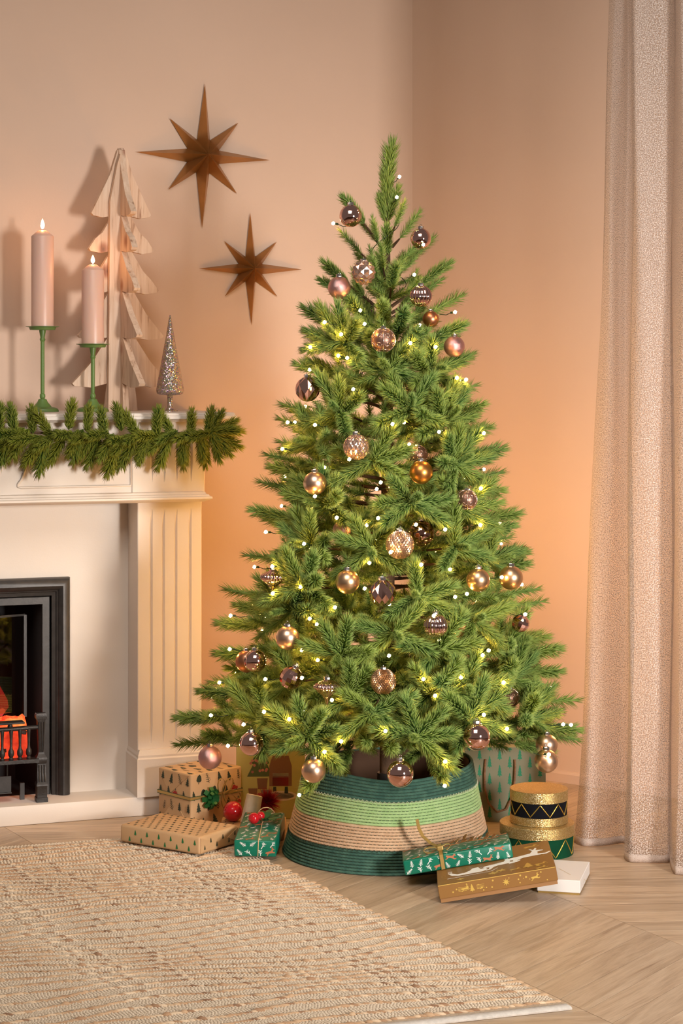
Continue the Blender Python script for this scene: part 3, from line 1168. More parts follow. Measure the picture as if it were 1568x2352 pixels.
# ------------------------------------------------------------------ Christmas tree
tree = thing('christmas_tree', 'bushy green artificial Christmas tree lit with warm bulbs, standing in the rope collar', 'christmas tree', (AX, AY, 0))
RT = [(0.22, 0.30), (0.27, 0.47), (0.316, 0.515), (0.395, 0.475), (0.507, 0.42), (0.653, 0.405), (0.765, 0.352), (0.878, 0.335), (1.023, 0.29), (1.136, 0.258), (1.259, 0.226), (1.405, 0.197), (1.517, 0.165), (1.697, 0.110), (1.82, 0.01)]
def RZ(z):
    if z <= RT[0][0]:
        return RT[0][1]
    for (z0, r0), (z1, r1) in zip(RT, RT[1:]):
        if z <= z1:
            return r0 + (r1 - r0) * (z - z0) / (z1 - z0)
    return 0.01
def slope_at(z):
    pts = [(0.2, -0.26), (0.32, -0.12), (0.55, 0.02), (0.9, 0.16), (1.2, 0.28), (1.45, 0.55), (1.6, 0.9), (1.75, 1.2)]
    if z <= pts[0][0]:
        return pts[0][1]
    for (z0, r0), (z1, r1) in zip(pts, pts[1:]):
        if z <= z1:
            return r0 + (r1 - r0) * (z - z0) / (z1 - z0)
    return pts[-1][1]
rng = random.Random(8)
BR = []       # (stem points, [sprig (base, dir, scale)])
def branch(T, dens=1.0, sl=None, lscale=1.0, fan=False):
    """T: tip, relative to the tree's foot"""
    rad = Vector((T.x, T.y, 0))
    r = rad.length
    if r < 0.02:
        return
    rad.normalize()
    sl = slope_at(T.z) if sl is None else sl
    z0 = T.z - sl * r
    S = Vector((0, 0, z0)) + rad * 0.012
    C = S.lerp(T, 0.5) + Vector((0, 0, -0.03 * r))
    def bez(t):
        return S * (1 - t) ** 2 + C * 2 * t * (1 - t) + T * t * t
    def tan(t):
        return (bez(min(1, t + 0.02)) - bez(max(0, t - 0.02))).normalized()
    l0 = 0.105 * lscale * (0.78 if T.z > 1.45 else 1.0)
    tend = max(0.25, 1 - l0 * 0.9 / max(r, 0.08))
    pts = [bez(tend * k / 6) for k in range(7)]
    sp = []
    d = tan(1)
    up = Vector((0, 0, 1))
    if fan:
        # a bough seen end-on: its shoots spread out sideways and upwards round the tip
        sd = d.cross(up).normalized()
        base = T - d * 0.030
        n = rng.choice((5, 6, 6, 7))
        ph0 = rng.uniform(-0.75, -0.45)
        for k in range(n):
            ph = ph0 + (PI - 2 * ph0) * (k + rng.uniform(-0.2, 0.2)) / (n - 1)
            v = sd * math.cos(ph) + up * math.sin(ph) * 0.95 + d * rng.uniform(0.22, 0.60)
            sp.append((base - d * rng.uniform(0, 0.03), v.normalized(), l0 / 0.105 * rng.uniform(0.90, 1.10)))
        sp.append((base, (d + up * rng.uniform(-0.35, 0.45) + sd * rng.uniform(-0.4, 0.4)).normalized(), l0 / 0.105 * rng.uniform(0.50, 0.68)))
        if T.z < 1.3:
            for s_ in (-1, 1):
                v = sd * s_ + up * rng.uniform(-0.55, 0.3) + d * 0.35
                sp.append((bez(tend * 0.72), v.normalized(), l0 / 0.105 * rng.uniform(0.85, 1.0)))
        BR.append((pts, sp))
        return
    sp.append((bez(tend), d, l0 / 0.105 * rng.uniform(0.92, 1.08)))
    t = tend
    k = 0
    while True:
        t -= 0.043 / max(r, 0.08) / dens
        if t < (0.22 if T.z < 1.3 else 0.1) or k > 6:
            break
        dd = tan(t)
        sd = dd.cross(up).normalized()
        for s_ in (-1, 1):
            ang = rng.uniform(0.62, 1.0)
            v = dd * math.cos(ang) + sd * s_ * math.sin(ang) + up * rng.uniform(-0.08, 0.38)
            sp.append((bez(t), v.normalized(), l0 / 0.105 * rng.uniform(0.78, 1.0) * (1 - 0.03 * k)))
        if k % 2 == 0:
            v = dd * 0.55 + up * rng.uniform(0.5, 0.95) + sd * rng.uniform(-0.35, 0.35)
            sp.append((bez(t), v.normalized(), l0 / 0.105 * rng.uniform(0.68, 0.9)))
        k += 1
    BR.append((pts, sp))
def rel(px, py, Y):
    return at(px, py, Y) - Vector((AX, AY, 0))
LEFT = [(783, 437), (770, 520), (742, 605), (733, 635), (707, 712), (697, 770), (685, 830), (657, 930), (655, 972), (625, 1045), (640, 1075), (603, 1108), (587, 1175), (613, 1198),
        (575, 1275), (530, 1360), (548, 1398), (515, 1432), (520, 1502), (540, 1545), (497, 1565), (470, 1595), (422, 1652), (416, 1712), (560, 1640), (600, 1480)]
RIGHT = [(940, 445), (972, 485), (998, 540), (1030, 600), (1015, 640), (1053, 680), (1060, 745), (1085, 820), (1090, 890), (1108, 935), (1110, 985), (1138, 1035), (1147, 1085), (1142, 1125), (1183, 1178), (1165, 1218),
         (1203, 1272), (1195, 1292), (1228, 1356), (1240, 1384), (1243, 1462), (1270, 1498), (1280, 1545), (1308, 1612), (1322, 1680), (1316, 1695), (1230, 1600), (1262, 1720)]
FANS = [(890, 835), (1012, 842), (765, 770), (760, 935), (948, 930), (1045, 955), (700, 1008), (850, 1048), (1065, 1060), (728, 1155), (951, 1150), (1085, 1165), (690, 1250), (846, 1258), (1062, 1252), (1150, 1280), (964, 1372), (669, 1345),
        (640, 1402), (770, 1508), (1014, 1497), (1195, 1480), (905, 1455), (1110, 1425), (640, 1572), (855, 1640), (1085, 1585), (1205, 1565), (964, 1700), (686, 1700), (1245, 1655), (790, 1610), (1100, 1660), (560, 1655), (1000, 1600)]
FRONT = [(872, 555), (850, 590), (905, 610), (800, 690), (880, 690), (930, 720), (845, 770), (960, 770), (720, 838), (800, 860), (860, 965), (930, 1035), (780, 1030), (670, 1150), (1010, 1195), (870, 1185), (780, 1330), (900, 1300),
         (740, 1400), (830, 1430), (840, 1540), (930, 1560), (1140, 1500), (720, 1600), (1150, 1640), (610, 1660), (830, 1700), (755, 1700), (1040, 1730), (900, 1725), (640, 1720)]
for (px, py) in LEFT + RIGHT:
    branch(rel(px, py, AY + rng.uniform(-0.10, 0.06)))
for i_, (px, py) in enumerate(FANS + FRONT):
    fan = i_ < len(FANS)
    z = at(px, py, AY - 0.3).z
    r = RZ(z) * ((0.98 if i_ % 3 else 0.88) if fan else (0.84 if z < 1.25 else 0.95))
    dx = at(px, py, AY - 0.25).x - AX
    dy = math.sqrt(max(r * r - dx * dx, 0.0004))
    branch(rel(px, py, AY - dy), fan=fan)
# a few ends that droop over the collar
for (px, py, Y) in ((1018, 1790, 4.66), (705, 1800, 4.72), (770, 1775, 4.72)):
    branch(rel(px, py, Y), 1.0, -0.42)
# inner and rear boughs
z = 0.36
lev = 0
while z < 1.62:
    rr = RZ(z)
    n = 9 if z < 0.9 else (8 if z < 1.3 else 6)
    for k in range(n):
        az = 2 * PI * (k + 0.5 * (lev % 2)) / n + rng.uniform(-0.25, 0.25)
        back = math.sin(az) > 0.15
        r = rr * (rng.uniform(0.82, 0.98) if back else rng.uniform(0.52, 0.70))
        if not back and k % 2:
            continue
        branch(Vector((r * math.cos(az), r * math.sin(az), z + rng.uniform(-0.03, 0.03))), 0.9)
    z += 0.085
    lev += 1
# leader
TOP = [(Vector((0, 0, 1.70)), Vector((0.03, 0, 1)), 1.16), (Vector((0, 0, 1.64)), Vector((-0.02, -0.05, 1)), 1.0), (Vector((0, 0, 1.62)), Vector((0.3, -0.25, 1)), 0.85), (Vector((0, 0, 1.615)), Vector((-0.32, -0.1, 1)), 0.7), (Vector((0, 0, 1.53)), Vector((0, -0.5, 1)), 0.8)]

M['cap'] = mat('silver_cap', c(214, 206, 200), 0.2, 1.0)

# ------------------------------------------------------------------ baubles: shapes
M['rose_mirror'] = mat('rose_gold_mirror', c(236, 190, 180), 0.05, 1.0)
M['dark_mirror'] = mat('brown_mirror', c(190, 142, 124), 0.05, 1.0)
M['champagne'] = mat('matte_champagne', c(226, 190, 162), 0.33, 1.0)
M['gold_matte'] = mat('matte_gold', c(228, 188, 148), 0.33, 1.0)
M['bronze_matte'] = mat('matte_bronze', c(214, 148, 78), 0.35, 1.0)
M['copper_matte'] = mat('matte_copper', c(206, 140, 104), 0.36, 1.0)
M['brown_matte'] = mat('matte_brown_gold', c(196, 158, 122), 0.3, 1.0)
M['pink_glitter'] = glitter('pink_glitter', c(220, 166, 160), c(180, 120, 116), c(250, 220, 214), 900, 0.9, 0.3, False, 0.55)
M['filigree'] = mat('pearl_filigree', c(222, 184, 164), 0.24, 0.9)
M['filigree_dark'] = mat('filigree_recess', c(150, 112, 96), 0.4, 0.8)

def sphere_rings(r, nr, ns, fn=None):
    m = MB()
    prof = []
    for i in range(nr + 1):
        a = -PI / 2 + PI * i / nr
        prof.append((max(1e-5, r * math.cos(a)), r * math.sin(a)))
    m.lathe(prof, ns, fn)
    return m
def ball(mt):
    return sphere_rings(1, 24, 40).mesh('ball', M[mt], 180)
def ribbed():
    return sphere_rings(1, 28, 120, lambda a, r, z: r * (1 + 0.045 * math.cos(20 * a))).mesh('ball', M['rose_mirror'], 180)
def rhombus(nr, ns, mt, poke=0.0):
    m = MB()
    vs, fs = [(0, 0, -1)], []
    for i in range(1, nr):
        a = -PI / 2 + PI * i / nr
        for k in range(ns):
            b_ = 2 * PI * (k + 0.5 * (i % 2)) / ns
            vs.append((math.cos(a) * math.cos(b_), math.cos(a) * math.sin(b_), math.sin(a)))
    vs.append((0, 0, 1))
    top = len(vs) - 1
    def id_(i, k):
        return 1 + (i - 1) * ns + k % ns
    def quad(q):
        if poke:
            cc = Vector((0, 0, 0))
            for p in q:
                cc += Vector(vs[p])
            cc /= len(q)
            cc = cc.normalized() * (1 + poke)
            vs.append(tuple(cc))
            n_ = len(vs) - 1
            for x in range(len(q)):
                fs.append((q[x], q[(x + 1) % len(q)], n_))
        else:
            fs.append(tuple(q))
    for i in range(1, nr - 2):
        for k in range(ns):
            o_ = 0 if i % 2 == 0 else 1
            l, r_ = id_(i + 1, k - 1 + o_), id_(i + 1, k + o_)
            quad([id_(i, k), r_, id_(i + 2, k), l])
    o1 = 1
    for k in range(ns):
        fs.append((0, id_(1, k + 1), id_(1, k)))
        fs.append((id_(1, k), id_(1, k + 1), id_(2, k + 1)))
        fs.append((top, id_(nr - 1, k), id_(nr - 1, k + 1)))
        o_ = 0 if (nr - 1) % 2 == 0 else 1
        fs.append((id_(nr - 1, k), id_(nr - 1, k + 1), id_(nr - 2, k + o_)))
    m.add(vs, fs)
    return m.mesh('ball', M[mt])
def tiles(nr, ns, mt, poke=0.0):
    m = MB()
    vs, fs = [], []
    ring = []
    for i in range(nr + 1):
        a = -PI / 2 + PI * i / nr
        a = max(-1.45, min(1.45, a))
        ring.append([(math.cos(a) * math.cos(2 * PI * k / ns), math.cos(a) * math.sin(2 * PI * k / ns), math.sin(a)) for k in range(ns)])
    for i in range(nr + 1):
        vs += ring[i]
    for i in range(nr):
        for k in range(ns):
            q = [i * ns + k, i * ns + (k + 1) % ns, (i + 1) * ns + (k + 1) % ns, (i + 1) * ns + k]
            if poke:
                cc = (Vector(vs[q[0]]) + Vector(vs[q[1]]) + Vector(vs[q[2]]) + Vector(vs[q[3]])) / 4
                cc = cc * (1 + poke)
                vs.append(tuple(cc))
                n_ = len(vs) - 1
                for x in range(4):
                    fs.append((q[x], q[(x + 1) % 4], n_))
            else:
                fs.append(tuple(q))
    fs.append(tuple(reversed(range(ns))))
    fs.append(tuple(nr * ns + k for k in range(ns)))
    m.add(vs, fs)
    return m.mesh('ball', M[mt])
def onion():
    prof = [(r_, z_ * 1.25) for r_, z_ in [(0.06, -1.25), (0.12, -1.0), (0.22, -0.75), (0.42, -0.5), (0.75, -0.28), (1.02, -0.08), (1.12, 0.05), (1.12, 0.14), (1.0, 0.26), (0.78, 0.36), (0.45, 0.48), (0.22, 0.62), (0.12, 0.74)]]
    m = MB()
    m.lathe(prof, 120, lambda a, r, z: r * (1 + 0.045 * math.cos(22 * a) * min(1, r)))
    return m.mesh('ball', M['rose_mirror'], 180)
MESH = {
    'shiny': ball('rose_mirror'), 'dark': ball('dark_mirror'), 'champagne': ball('champagne'), 'gold': ball('gold_matte'), 'bronze': ball('bronze_matte'), 'copper': ball('copper_matte'),
    'glitter': ball('pink_glitter'), 'ribbed': ribbed(), 'harlequin': rhombus(8, 11, 'rose_mirror'), 'pyramid': tiles(7, 12, 'filigree', 0.16), 'quilted': rhombus(20, 26, 'champagne', 0.06),
    'hammered': rhombus(16, 20, 'filigree', -0.05), 'dimpled': rhombus(22, 30, 'brown_matte', 0.08), 'tile': tiles(9, 15, 'rose_mirror'), 'filigree': ball('filigree_dark'), 'onion': onion()}
# raised scrolls for the filigree baubles
fm = MB()
def on_ball(la, lo, r=1.0):
    return Vector((math.cos(la) * math.cos(lo) * r, math.cos(la) * math.sin(lo) * r, math.sin(la) * r))
for lo in range(4):
    fm.tube([on_ball(-1.35 + 2.7 * i / 16, lo * PI / 2, 1.02) for i in range(17)], 0.075, 6)
for lo in range(8):
    for la, s in ((0.36, 1), (-0.36, -1)):
        pts = []
        for i in range(15):
            t = i / 14 * 2 * PI * 0.92
            rr_ = 0.26 - 0.010 * i
            pts.append(on_ball(la + s * rr_ * math.sin(t) * 0.9, R(22 + 45 * lo) + (rr_ * math.cos(t)) * (1 if lo % 2 else -1), 1.02))
        fm.tube(pts, 0.050, 5)
for la in (-0.95, 0.95):
    fm.tube([on_ball(la, 2 * PI * i / 32, 1.02) for i in range(33)], 0.05, 5)
FILI = fm.mesh('scrollwork', M['filigree'], 180)
cm = MB()
cm.lathe([(0.28, 0.95), (0.28, 1.16), (0.25, 1.20), (0.0001, 1.21)], 16, lambda a, r, z: r * (1 + 0.05 * math.cos(8 * a)))
CAP = cm.mesh('cap', M['cap'], 40)
cm = MB()
cm.tube([(0.11 * math.cos(t * PI / 8), 0, 1.27 + 0.11 * math.sin(t * PI / 8)) for t in range(-3, 13)], 0.02, 5)
LOOP = cm.mesh('hanging_loop', M['cap'], 60)

# px, py, radius (m), kind, behind foliage?, label
ORN = [
    (805, 496, .0285, 'shiny', 0, 'shiny rose-gold bauble highest on the left of the treetop'),
    (966, 548, .0260, 'shiny', 0, 'shiny rose-gold bauble high on the right of the treetop'),
    (835, 626, .0285, 'pyramid', 0, 'champagne bauble faceted with small pyramids, high on the tree'),
    (779, 661, .0285, 'glitter', 0, 'pink glitter bauble high on the left, below the pyramid-faceted one'),
    (966, 680, .0270, 'ribbed', 0, 'ribbed rose-gold bauble high on the right of the tree'),
    (989, 733, .0210, 'copper', 1, 'matte copper bauble half hidden below the upper ribbed one'),
    (880, 781, .0285, 'filigree', 0, 'scrollwork bauble on the upper middle of the tree'),
    (1043, 796, .0265, 'glitter', 0, 'pink glitter bauble on the right side of the upper tree'),
    (706, 894, .0315, 'harlequin', 0, 'diamond-faceted rose-gold bauble on the left edge of the tree'),
    (927, 893, .0270, 'onion', 1, 'spinning-top bauble beside the bare upper trunk'),
    (1025, 905, .0240, 'filigree', 1, 'scrollwork bauble half hidden right of the bare upper trunk'),
    (818, 1027, .0320, 'hammered', 0, 'hammered rose-gold bauble left of the middle of the tree'),
    (958, 1046, .0250, 'filigree', 1, 'scrollwork bauble peeping out above the bronze bauble'),
    (967, 1085, .0285, 'bronze', 0, 'matte bronze bauble right of the middle of the tree'),
    (1068, 1018, .0260, 'harlequin', 1, 'diamond-faceted bauble half hidden on the right edge of the tree'),
    (723, 1110, .0290, 'champagne', 0, 'matte champagne bauble on the left of the middle tree'),
    (910, 1117, .0260, 'dark', 1, 'shiny brown bauble half hidden below the bronze bauble'),
    (1072, 1148, .0240, 'filigree', 0, 'scrollwork bauble on the right of the middle tree'),
    (967, 1225, .0325, 'dark', 2, 'shiny dark brown bauble touching the quilted bauble'),
    (918, 1251, .0330, 'quilted', 0, 'quilted champagne bauble in the middle of the tree'),
    (785, 1217, .0230, 'glitter', 1, 'pink glitter bauble deep in the left middle branches'),
    (798, 1336, .0290, 'gold', 0, 'matte gold bauble left of the large diamond-faceted one'),
    (878, 1362, .0330, 'harlequin', 0, 'large diamond-faceted rose-gold bauble in the centre of the tree'),
    (627, 1328, .0280, 'onion', 0, 'spinning-top bauble on the left edge of the tree'),
    (1098, 1332, .0285, 'gold', 0, 'matte gold bauble on the right, the nearer to the trunk of two'),
    (1173, 1327, .0300, 'gold', 0, 'matte gold bauble on the right, the nearer to the curtain of two'),
    (1000, 1437, .0285, 'ribbed', 0, 'ribbed rose-gold bauble in the lower right branches'),
    (1195, 1432, .0220, 'tile', 0, 'small mirror-tiled bauble on the right edge of the tree'),
    (660, 1465, .0290, 'champagne', 0, 'matte champagne bauble in the lower left branches'),
    (586, 1518, .0280, 'shiny', 0, 'shiny rose-gold bauble on the lower left edge of the tree'),
    (566, 1519, .0280, 'copper', 2, 'matte copper bauble behind the shiny one on the lower left edge'),
    (1065, 1448, .0250, 'copper', 1, 'matte copper bauble hidden behind sprigs in the lower right branches'),
    (668, 1557, .0285, 'tile', 0, 'mirror-tiled bauble in the lower left branches'),
    (751, 1580, .0280, 'onion', 0, 'spinning-top bauble in the lower middle branches'),
    (880, 1565, .0290, 'dimpled', 0, 'studded gold bauble in the lower middle of the tree'),
    (577, 1708, .0285, 'shiny', 0, 'shiny rose-gold bauble hanging above the large kraft parcel'),
    (482, 1740, .0290, 'glitter', 0, 'pink glitter bauble hanging lowest on the left, over the kraft parcel'),
    (720, 1770, .0285, 'champagne', 0, 'matte champagne bauble hanging in front of the collar'),
    (919, 1777, .0315, 'shiny', 0, 'shiny rose-gold bauble hanging in front of the collar'),
    (1094, 1692, .0325, 'shiny', 0, 'shiny rose-gold bauble hanging above the green gift bag'),
    (1255, 1711, .0270, 'champagne', 2, 'matte champagne bauble on the lowest right branch, the upper of two'),
    (1254, 1748, .0285, 'champagne', 0, 'matte champagne bauble on the lowest right branch, the lower of two'),
    (1170, 1603, .0230, 'filigree', 1, 'scrollwork bauble deep in the lowest right branches'),
]
def scr(p):
    """tree-relative point to pixels"""
    Y = p.y + AY
    return CX + FPX * (p.x + AX) / Y, HOR - FPX * (p.z - CAMZ) / Y, Y
placed = []
for (px, py, r, kind, hid, label) in ORN:
    z = at(px, py, AY - 0.25).z
    R_ = RZ(max(z, 0.30)) * 0.98
    dx = at(px, py, AY - 0.15).x - AX
    dy = math.sqrt(max(R_ * R_ - dx * dx, 0.0))
    Y = AY - dy - (0.01 if not hid else 0)
    if hid == 1:
        Y = AY - dy * 0.62 + 0.03
    if hid == 2:
        Y = Y + 0.075
    placed.append([at(px, py, Y) - Vector((AX, AY, 0)), r, kind, hid, label, px, py])
# sprigs that would push through a bauble or stand right in front of an open one are bent away
def segdist(p, a, b):
    ab = b - a
    t = max(0, min(1, (p - a).dot(ab) / max(ab.length_squared, 1e-9)))
    return (p - (a + ab * t)).length
def seg2(px, py, A, Bb):
    ax, ay, bx, by = A[0], A[1], Bb[0], Bb[1]
    dx, dy = bx - ax, by - ay
    t = max(0, min(1, ((px - ax) * dx + (py - ay) * dy) / max(dx * dx + dy * dy, 1e-6)))
    return math.hypot(px - ax - dx * t, py - ay - dy * t), A[2] + (Bb[2] - A[2]) * t
def blocked(p, d, s_):
    a, b_ = p, p + Vector(d).normalized() * 0.105 * s_
    A, Bb = scr(a), scr(b_)
    for (q, r, kind, hid, label, px, py) in placed:
        if segdist(q, a, b_) < r + 0.012:
            return True
        if hid != 1:
            dist, dep = seg2(px, py, A, Bb)
            if dep < q.y + AY and dist < r * 880 * 0.95 + 8:
                return True
            # the cap stays in view too
            dist, dep = seg2(px, py - r * 880 * 1.15, A, Bb)
            if dep < q.y + AY - 0.02 and dist < 6:
                return True
    return False
allsp = []
for bi, (pts, sp) in enumerate(BR):
    for (p, d, s_) in sp:
        if not blocked(p, d, s_):
            allsp.append((bi, p, d, s_))
# the sprigs that show largest: towards the camera or on the outline
def show(e):
    bi, p, d, s_ = e
    b_ = p + d * 0.105 * s_
    x, y, Y = scr(b_)
    rr = math.hypot(b_.x, b_.y) / max(RZ(b_.z), 0.03)
    return -b_.y + 0.10 * rr + 0.25 * (rr > 0.9 and b_.y < 0.1)
order = sorted(allsp, key=show, reverse=True)
print('sprigs', len(allsp))
NEAR = 296
near, rest = order[:NEAR], order[NEAR:]
bobj = {}
for bi, (pts, sp) in enumerate(BR):
    m = MB()
    n = len(pts)
    m.tube(pts, [0.0050 - 0.0028 * k / (n - 1) for k in range(n)], 5)
    bobj[bi] = m.build('branch', M['bark'], tree, 60)
rng = random.Random(3)
for (bi, p, d, s_) in near:
    link('sprig', rng.choice(FINE), bobj[bi], frame(p, d, rng.random() * 6.28, s_))
RV, RF, RW = [], [], []
for (bi, p, d, s_) in rest:
    vs, fs, tw = rng.choice(COARSE)
    Mx = frame(p, d, rng.random() * 6.28, s_)
    k = len(RV)
    RV += [Mx @ v for v in vs]
    RF += [tuple(i + k for i in f) for f in fs]
    RW += tw
ro = link('inner_foliage', mesh_tip('inner_foliage', RV, RF, RW, M['needle']), tree)
ro['kind'] = 'stuff'
m = MB()
m.tube([(0, 0, 0.0), (0, 0, 0.3), (0.002, 0, 0.9), (-0.001, 0, 1.3), (0, 0, 1.78)], [0.020, 0.020, 0.018, 0.014, 0.004], 10)
tr = m.build('trunk', M['bark'], tree, 60)
for p, d, s_ in TOP:
    link('sprig', rng.choice(FINE), tr, frame(p, d, rng.random() * 6, s_))
m = MB()
for k in range(4):
    a = PI / 4 + k * PI / 2
    m.tube([(0.015 * math.cos(a), 0.015 * math.sin(a), 0.14), (0.09 * math.cos(a), 0.09 * math.sin(a), 0.09), (0.19 * math.cos(a), 0.19 * math.sin(a), 0.008)], 0.007, 8)
m.tube([(0, 0, 0.02), (0, 0, 0.20)], 0.026, 12)
m.build('stand', M['black_iron'], tree, 60)

for (q, r, kind, hid, label, px, py) in placed:
    t = thing('bauble', label, 'bauble', q + Vector((AX, AY, 0)), (0, 0, rng.random() * 6 if kind not in ('filigree', 'pyramid', 'tile') else R(-90)), 'baubles on the Christmas tree')
    S_ = Matrix.Scale(r, 4)
    if kind == 'tile':
        t.rotation_euler = (R(12), R(22), 0.2)
    o = link('ball', MESH[kind], t, S_)
    if kind == 'filigree':
        link('scrollwork', FILI, o)
    if kind == 'onion':
        S2 = Matrix.Translation((0, 0, -0.24 * r)) @ S_
    else:
        S2 = S_
    link('cap', CAP, t, S2)
    link('hanging_loop', LOOP, t, S2)

# ------------------------------------------------------------------ string lights
BULBS = [(917, 406), (911, 453), (972, 562), (951, 631), (1045, 717), (827, 713), (837, 744), (745, 740), (783, 768), (942, 788), (1000, 797), (712, 797), (797, 822), (711, 849), (811, 894), (1049, 868), (1070, 872),
         (901, 974), (723, 976), (660, 970), (1008, 992), (1111, 995), (648, 1031), (802, 1055), (874, 1108), (723, 1140), (1104, 1122), (773, 1189), (868, 1190), (1022, 1216), (1103, 1206), (610, 1222), (698, 1249), (897, 1268),
         (848, 1293), (967, 1297), (625, 1301), (1152, 1326), (626, 1363), (1045, 1371), (1072, 1364), (690, 1348), (769, 1395), (711, 1421), (996, 1414), (1206, 1411), (529, 1414), (527, 1491), (893, 1506), (1108, 1505),
         (1122, 1494), (609, 1560), (693, 1557), (1058, 1556), (972, 1560), (999, 1598), (1156, 1568), (762, 1608), (1111, 1642), (484, 1643), (606, 1635), (664, 1652), (559, 1664), (885, 1679), (1164, 1674), (1293, 1664),
         (1311, 1665), (523, 1713), (783, 1703), (745, 1727), (1022, 1749), (1260, 1733), (1021, 1805), (687, 1826), (765, 513), (955, 1205)]
sl = thing('string_lights', 'warm white LED string lights wound through the Christmas tree', 'string lights', (AX, AY, 0))
bm_ = MB()
bm_ = MB()
_b = bmesh.new()
bmesh.ops.create_icosphere(_b, subdivisions=1, radius=0.0047)
_b.verts.index_update()
bm_.add([v.co.copy() for v in _b.verts], [tuple(v.index for v in f.verts) for f in _b.faces])
_b.free()
BULB = bm_.mesh('bulb', M['bulb'], 180)
seg_scr = [(scr(p), scr(p + d * 0.105 * s_)) for (bi, p, d, s_) in near]
pos = []
for (px, py) in BULBS:
    z = at(px, py, AY - 0.25).z
    R_ = RZ(max(z, 0.30))
    dx = at(px, py, AY - 0.15).x - AX
    Y0 = AY - math.sqrt(max(R_ * R_ - dx * dx, 0.0)) * 0.9
    best = Y0
    for A, Bb in seg_scr:
        dist, dep = seg2(px, py, A, Bb)
        if dist < 20:
            best = min(best, dep - 0.020)
    for (q, r, kind, hid, label, qx, qy) in placed:
        if math.hypot(px - qx, py - qy) < r * 900 + 6 and hid != 1:
            best = min(best, q.y + AY - r - 0.008)
    pos.append(at(px, py, best) - Vector((AX, AY, 0)))
rb_ = random.Random(31)
for k in range(120):     # the rest of the string: further in between the boughs, and round the back
    t_ = (k + rb_.random()) / 120
    z = 0.34 + 1.25 * (1 - math.sqrt(1 - t_ * 0.97))
    if k % 5 == 0:
        a = rb_.uniform(PI * 1.05, PI * 1.95)
        r = RZ(z) * rb_.uniform(0.45, 0.62)
    else:
        a = rb_.uniform(PI * 0.04, PI * 1.02)
        r = RZ(z) * rb_.uniform(0.86, 0.97)
    pos.append(Vector((r * math.cos(a), r * math.sin(a), z)))
for p in pos:
    b_ = link('bulb', BULB, sl, Matrix.Translation(p))
    d = (Vector((0, 0, p.z - 0.02)) - p)
    d.normalize()
    m = MB()
    m.tube([d * 0.0045, d * 0.013], 0.0030, 6)
    m.tube([d * 0.012, d * 0.026 + Vector((0, 0, -0.004)), d * 0.045], 0.0010, 4)
    m.build('socket', M['wire'], b_)
m = MB()
pts = []
for i in range(330):
    t = i / 329
    z = 0.34 + 1.36 * t
    a = t * 2 * PI * 8.5
    r = max(0.012, RZ(z) * 0.38 - 0.02)
    pts.append((r * math.cos(a), r * math.sin(a), z))
m.tube(pts, 0.0012, 4)
m.build('wire', M['wire'], sl)

# ------------------------------------------------------------------ gifts: paper, print and ribbon
M['kraft'] = noisy('kraft_paper', c(208, 170, 126), c(200, 160, 116), 12, 0.55, 0.15, 30, bdist=0.004)
M['green_paper'] = noisy('green_paper', c(16, 122, 96), c(12, 112, 88), 8, 0.32, 0.12, 24, bdist=0.004)
M['ink_dark'] = mat('dark_green_ink', c(44, 56, 40), 0.6)
M['ink_green'] = mat('green_ink', c(22, 110, 58), 0.6)
M['ink_red'] = mat('red_ink', c(172, 44, 40), 0.6)
M['ink_white'] = mat('white_ink', c(250, 250, 246), 0.6)
M['ink_copper'] = mat('copper_ink', c(186, 118, 84), 0.5)
M['ink_gold'] = mat('gold_foil', c(226, 190, 96), 0.35, 0.3)
M['gold_card'] = noisy('gold_brown_card', c(150, 108, 56), c(144, 102, 52), 6, 0.4)
M['card_base'] = mat('kraft_brown_card', c(160, 116, 72), 0.5)
M['white_card'] = mat('white_card', c(240, 236, 232), 0.5)
M['gold_ribbon'] = mat('gold_ribbon', c(190, 158, 92), 0.4, 0.5)
M['ribbon_edge'] = mat('green_ribbon_edge', c(40, 84, 52), 0.4)
M['green_foil'] = mat('green_foil', c(32, 96, 46), 0.35, 0.2)
M['twine'] = mat('twine', c(206, 176, 132), 0.9)
M['red_gloss'] = mat('red_gloss', c(196, 24, 36), 0.15, coat=0.5)
M['red_tinsel'] = mat('red_tinsel', c(176, 22, 34), 0.3, 0.5)
M['leaf_green'] = mat('leaf_green', c(44, 92, 44), 0.5)
M['copper_leaf'] = mat('copper_leaf', c(170, 112, 64), 0.4, 0.3)
M['felt'] = noisy('beige_felt', c(240, 228, 208), c(226, 210, 186), 40, 0.95, 0.3, 200)

FIR = [(0, 0.5), (0.10, 0.33), (0.06, 0.33), (0.18, 0.10), (0.11, 0.10), (0.25, -0.15), (0.15, -0.15), (0.30, -0.38), (0.05, -0.38), (0.05, -0.5), (-0.05, -0.5), (-0.05, -0.38), (-0.30, -0.38), (-0.15, -0.15), (-0.25, -0.15), (-0.11, 0.10), (-0.18, 0.10), (-0.06, 0.33), (-0.10, 0.33)]
ROUND = [(0, 0.5), (0.20, 0.36), (0.30, 0.12), (0.34, -0.14), (0.20, -0.28), (0.04, -0.30), (0.05, -0.5), (-0.05, -0.5), (-0.04, -0.30), (-0.20, -0.28), (-0.34, -0.14), (-0.30, 0.12), (-0.20, 0.36)]
CAR = [(-0.5, -0.18), (-0.5, 0.02), (-0.36, 0.06), (-0.26, 0.24), (0.14, 0.24), (0.26, 0.06), (0.48, 0.02), (0.5, -0.18), (0.36, -0.18), (0.32, -0.28), (0.22, -0.28), (0.18, -0.18), (-0.18, -0.18), (-0.22, -0.28), (-0.32, -0.28), (-0.36, -0.18)]
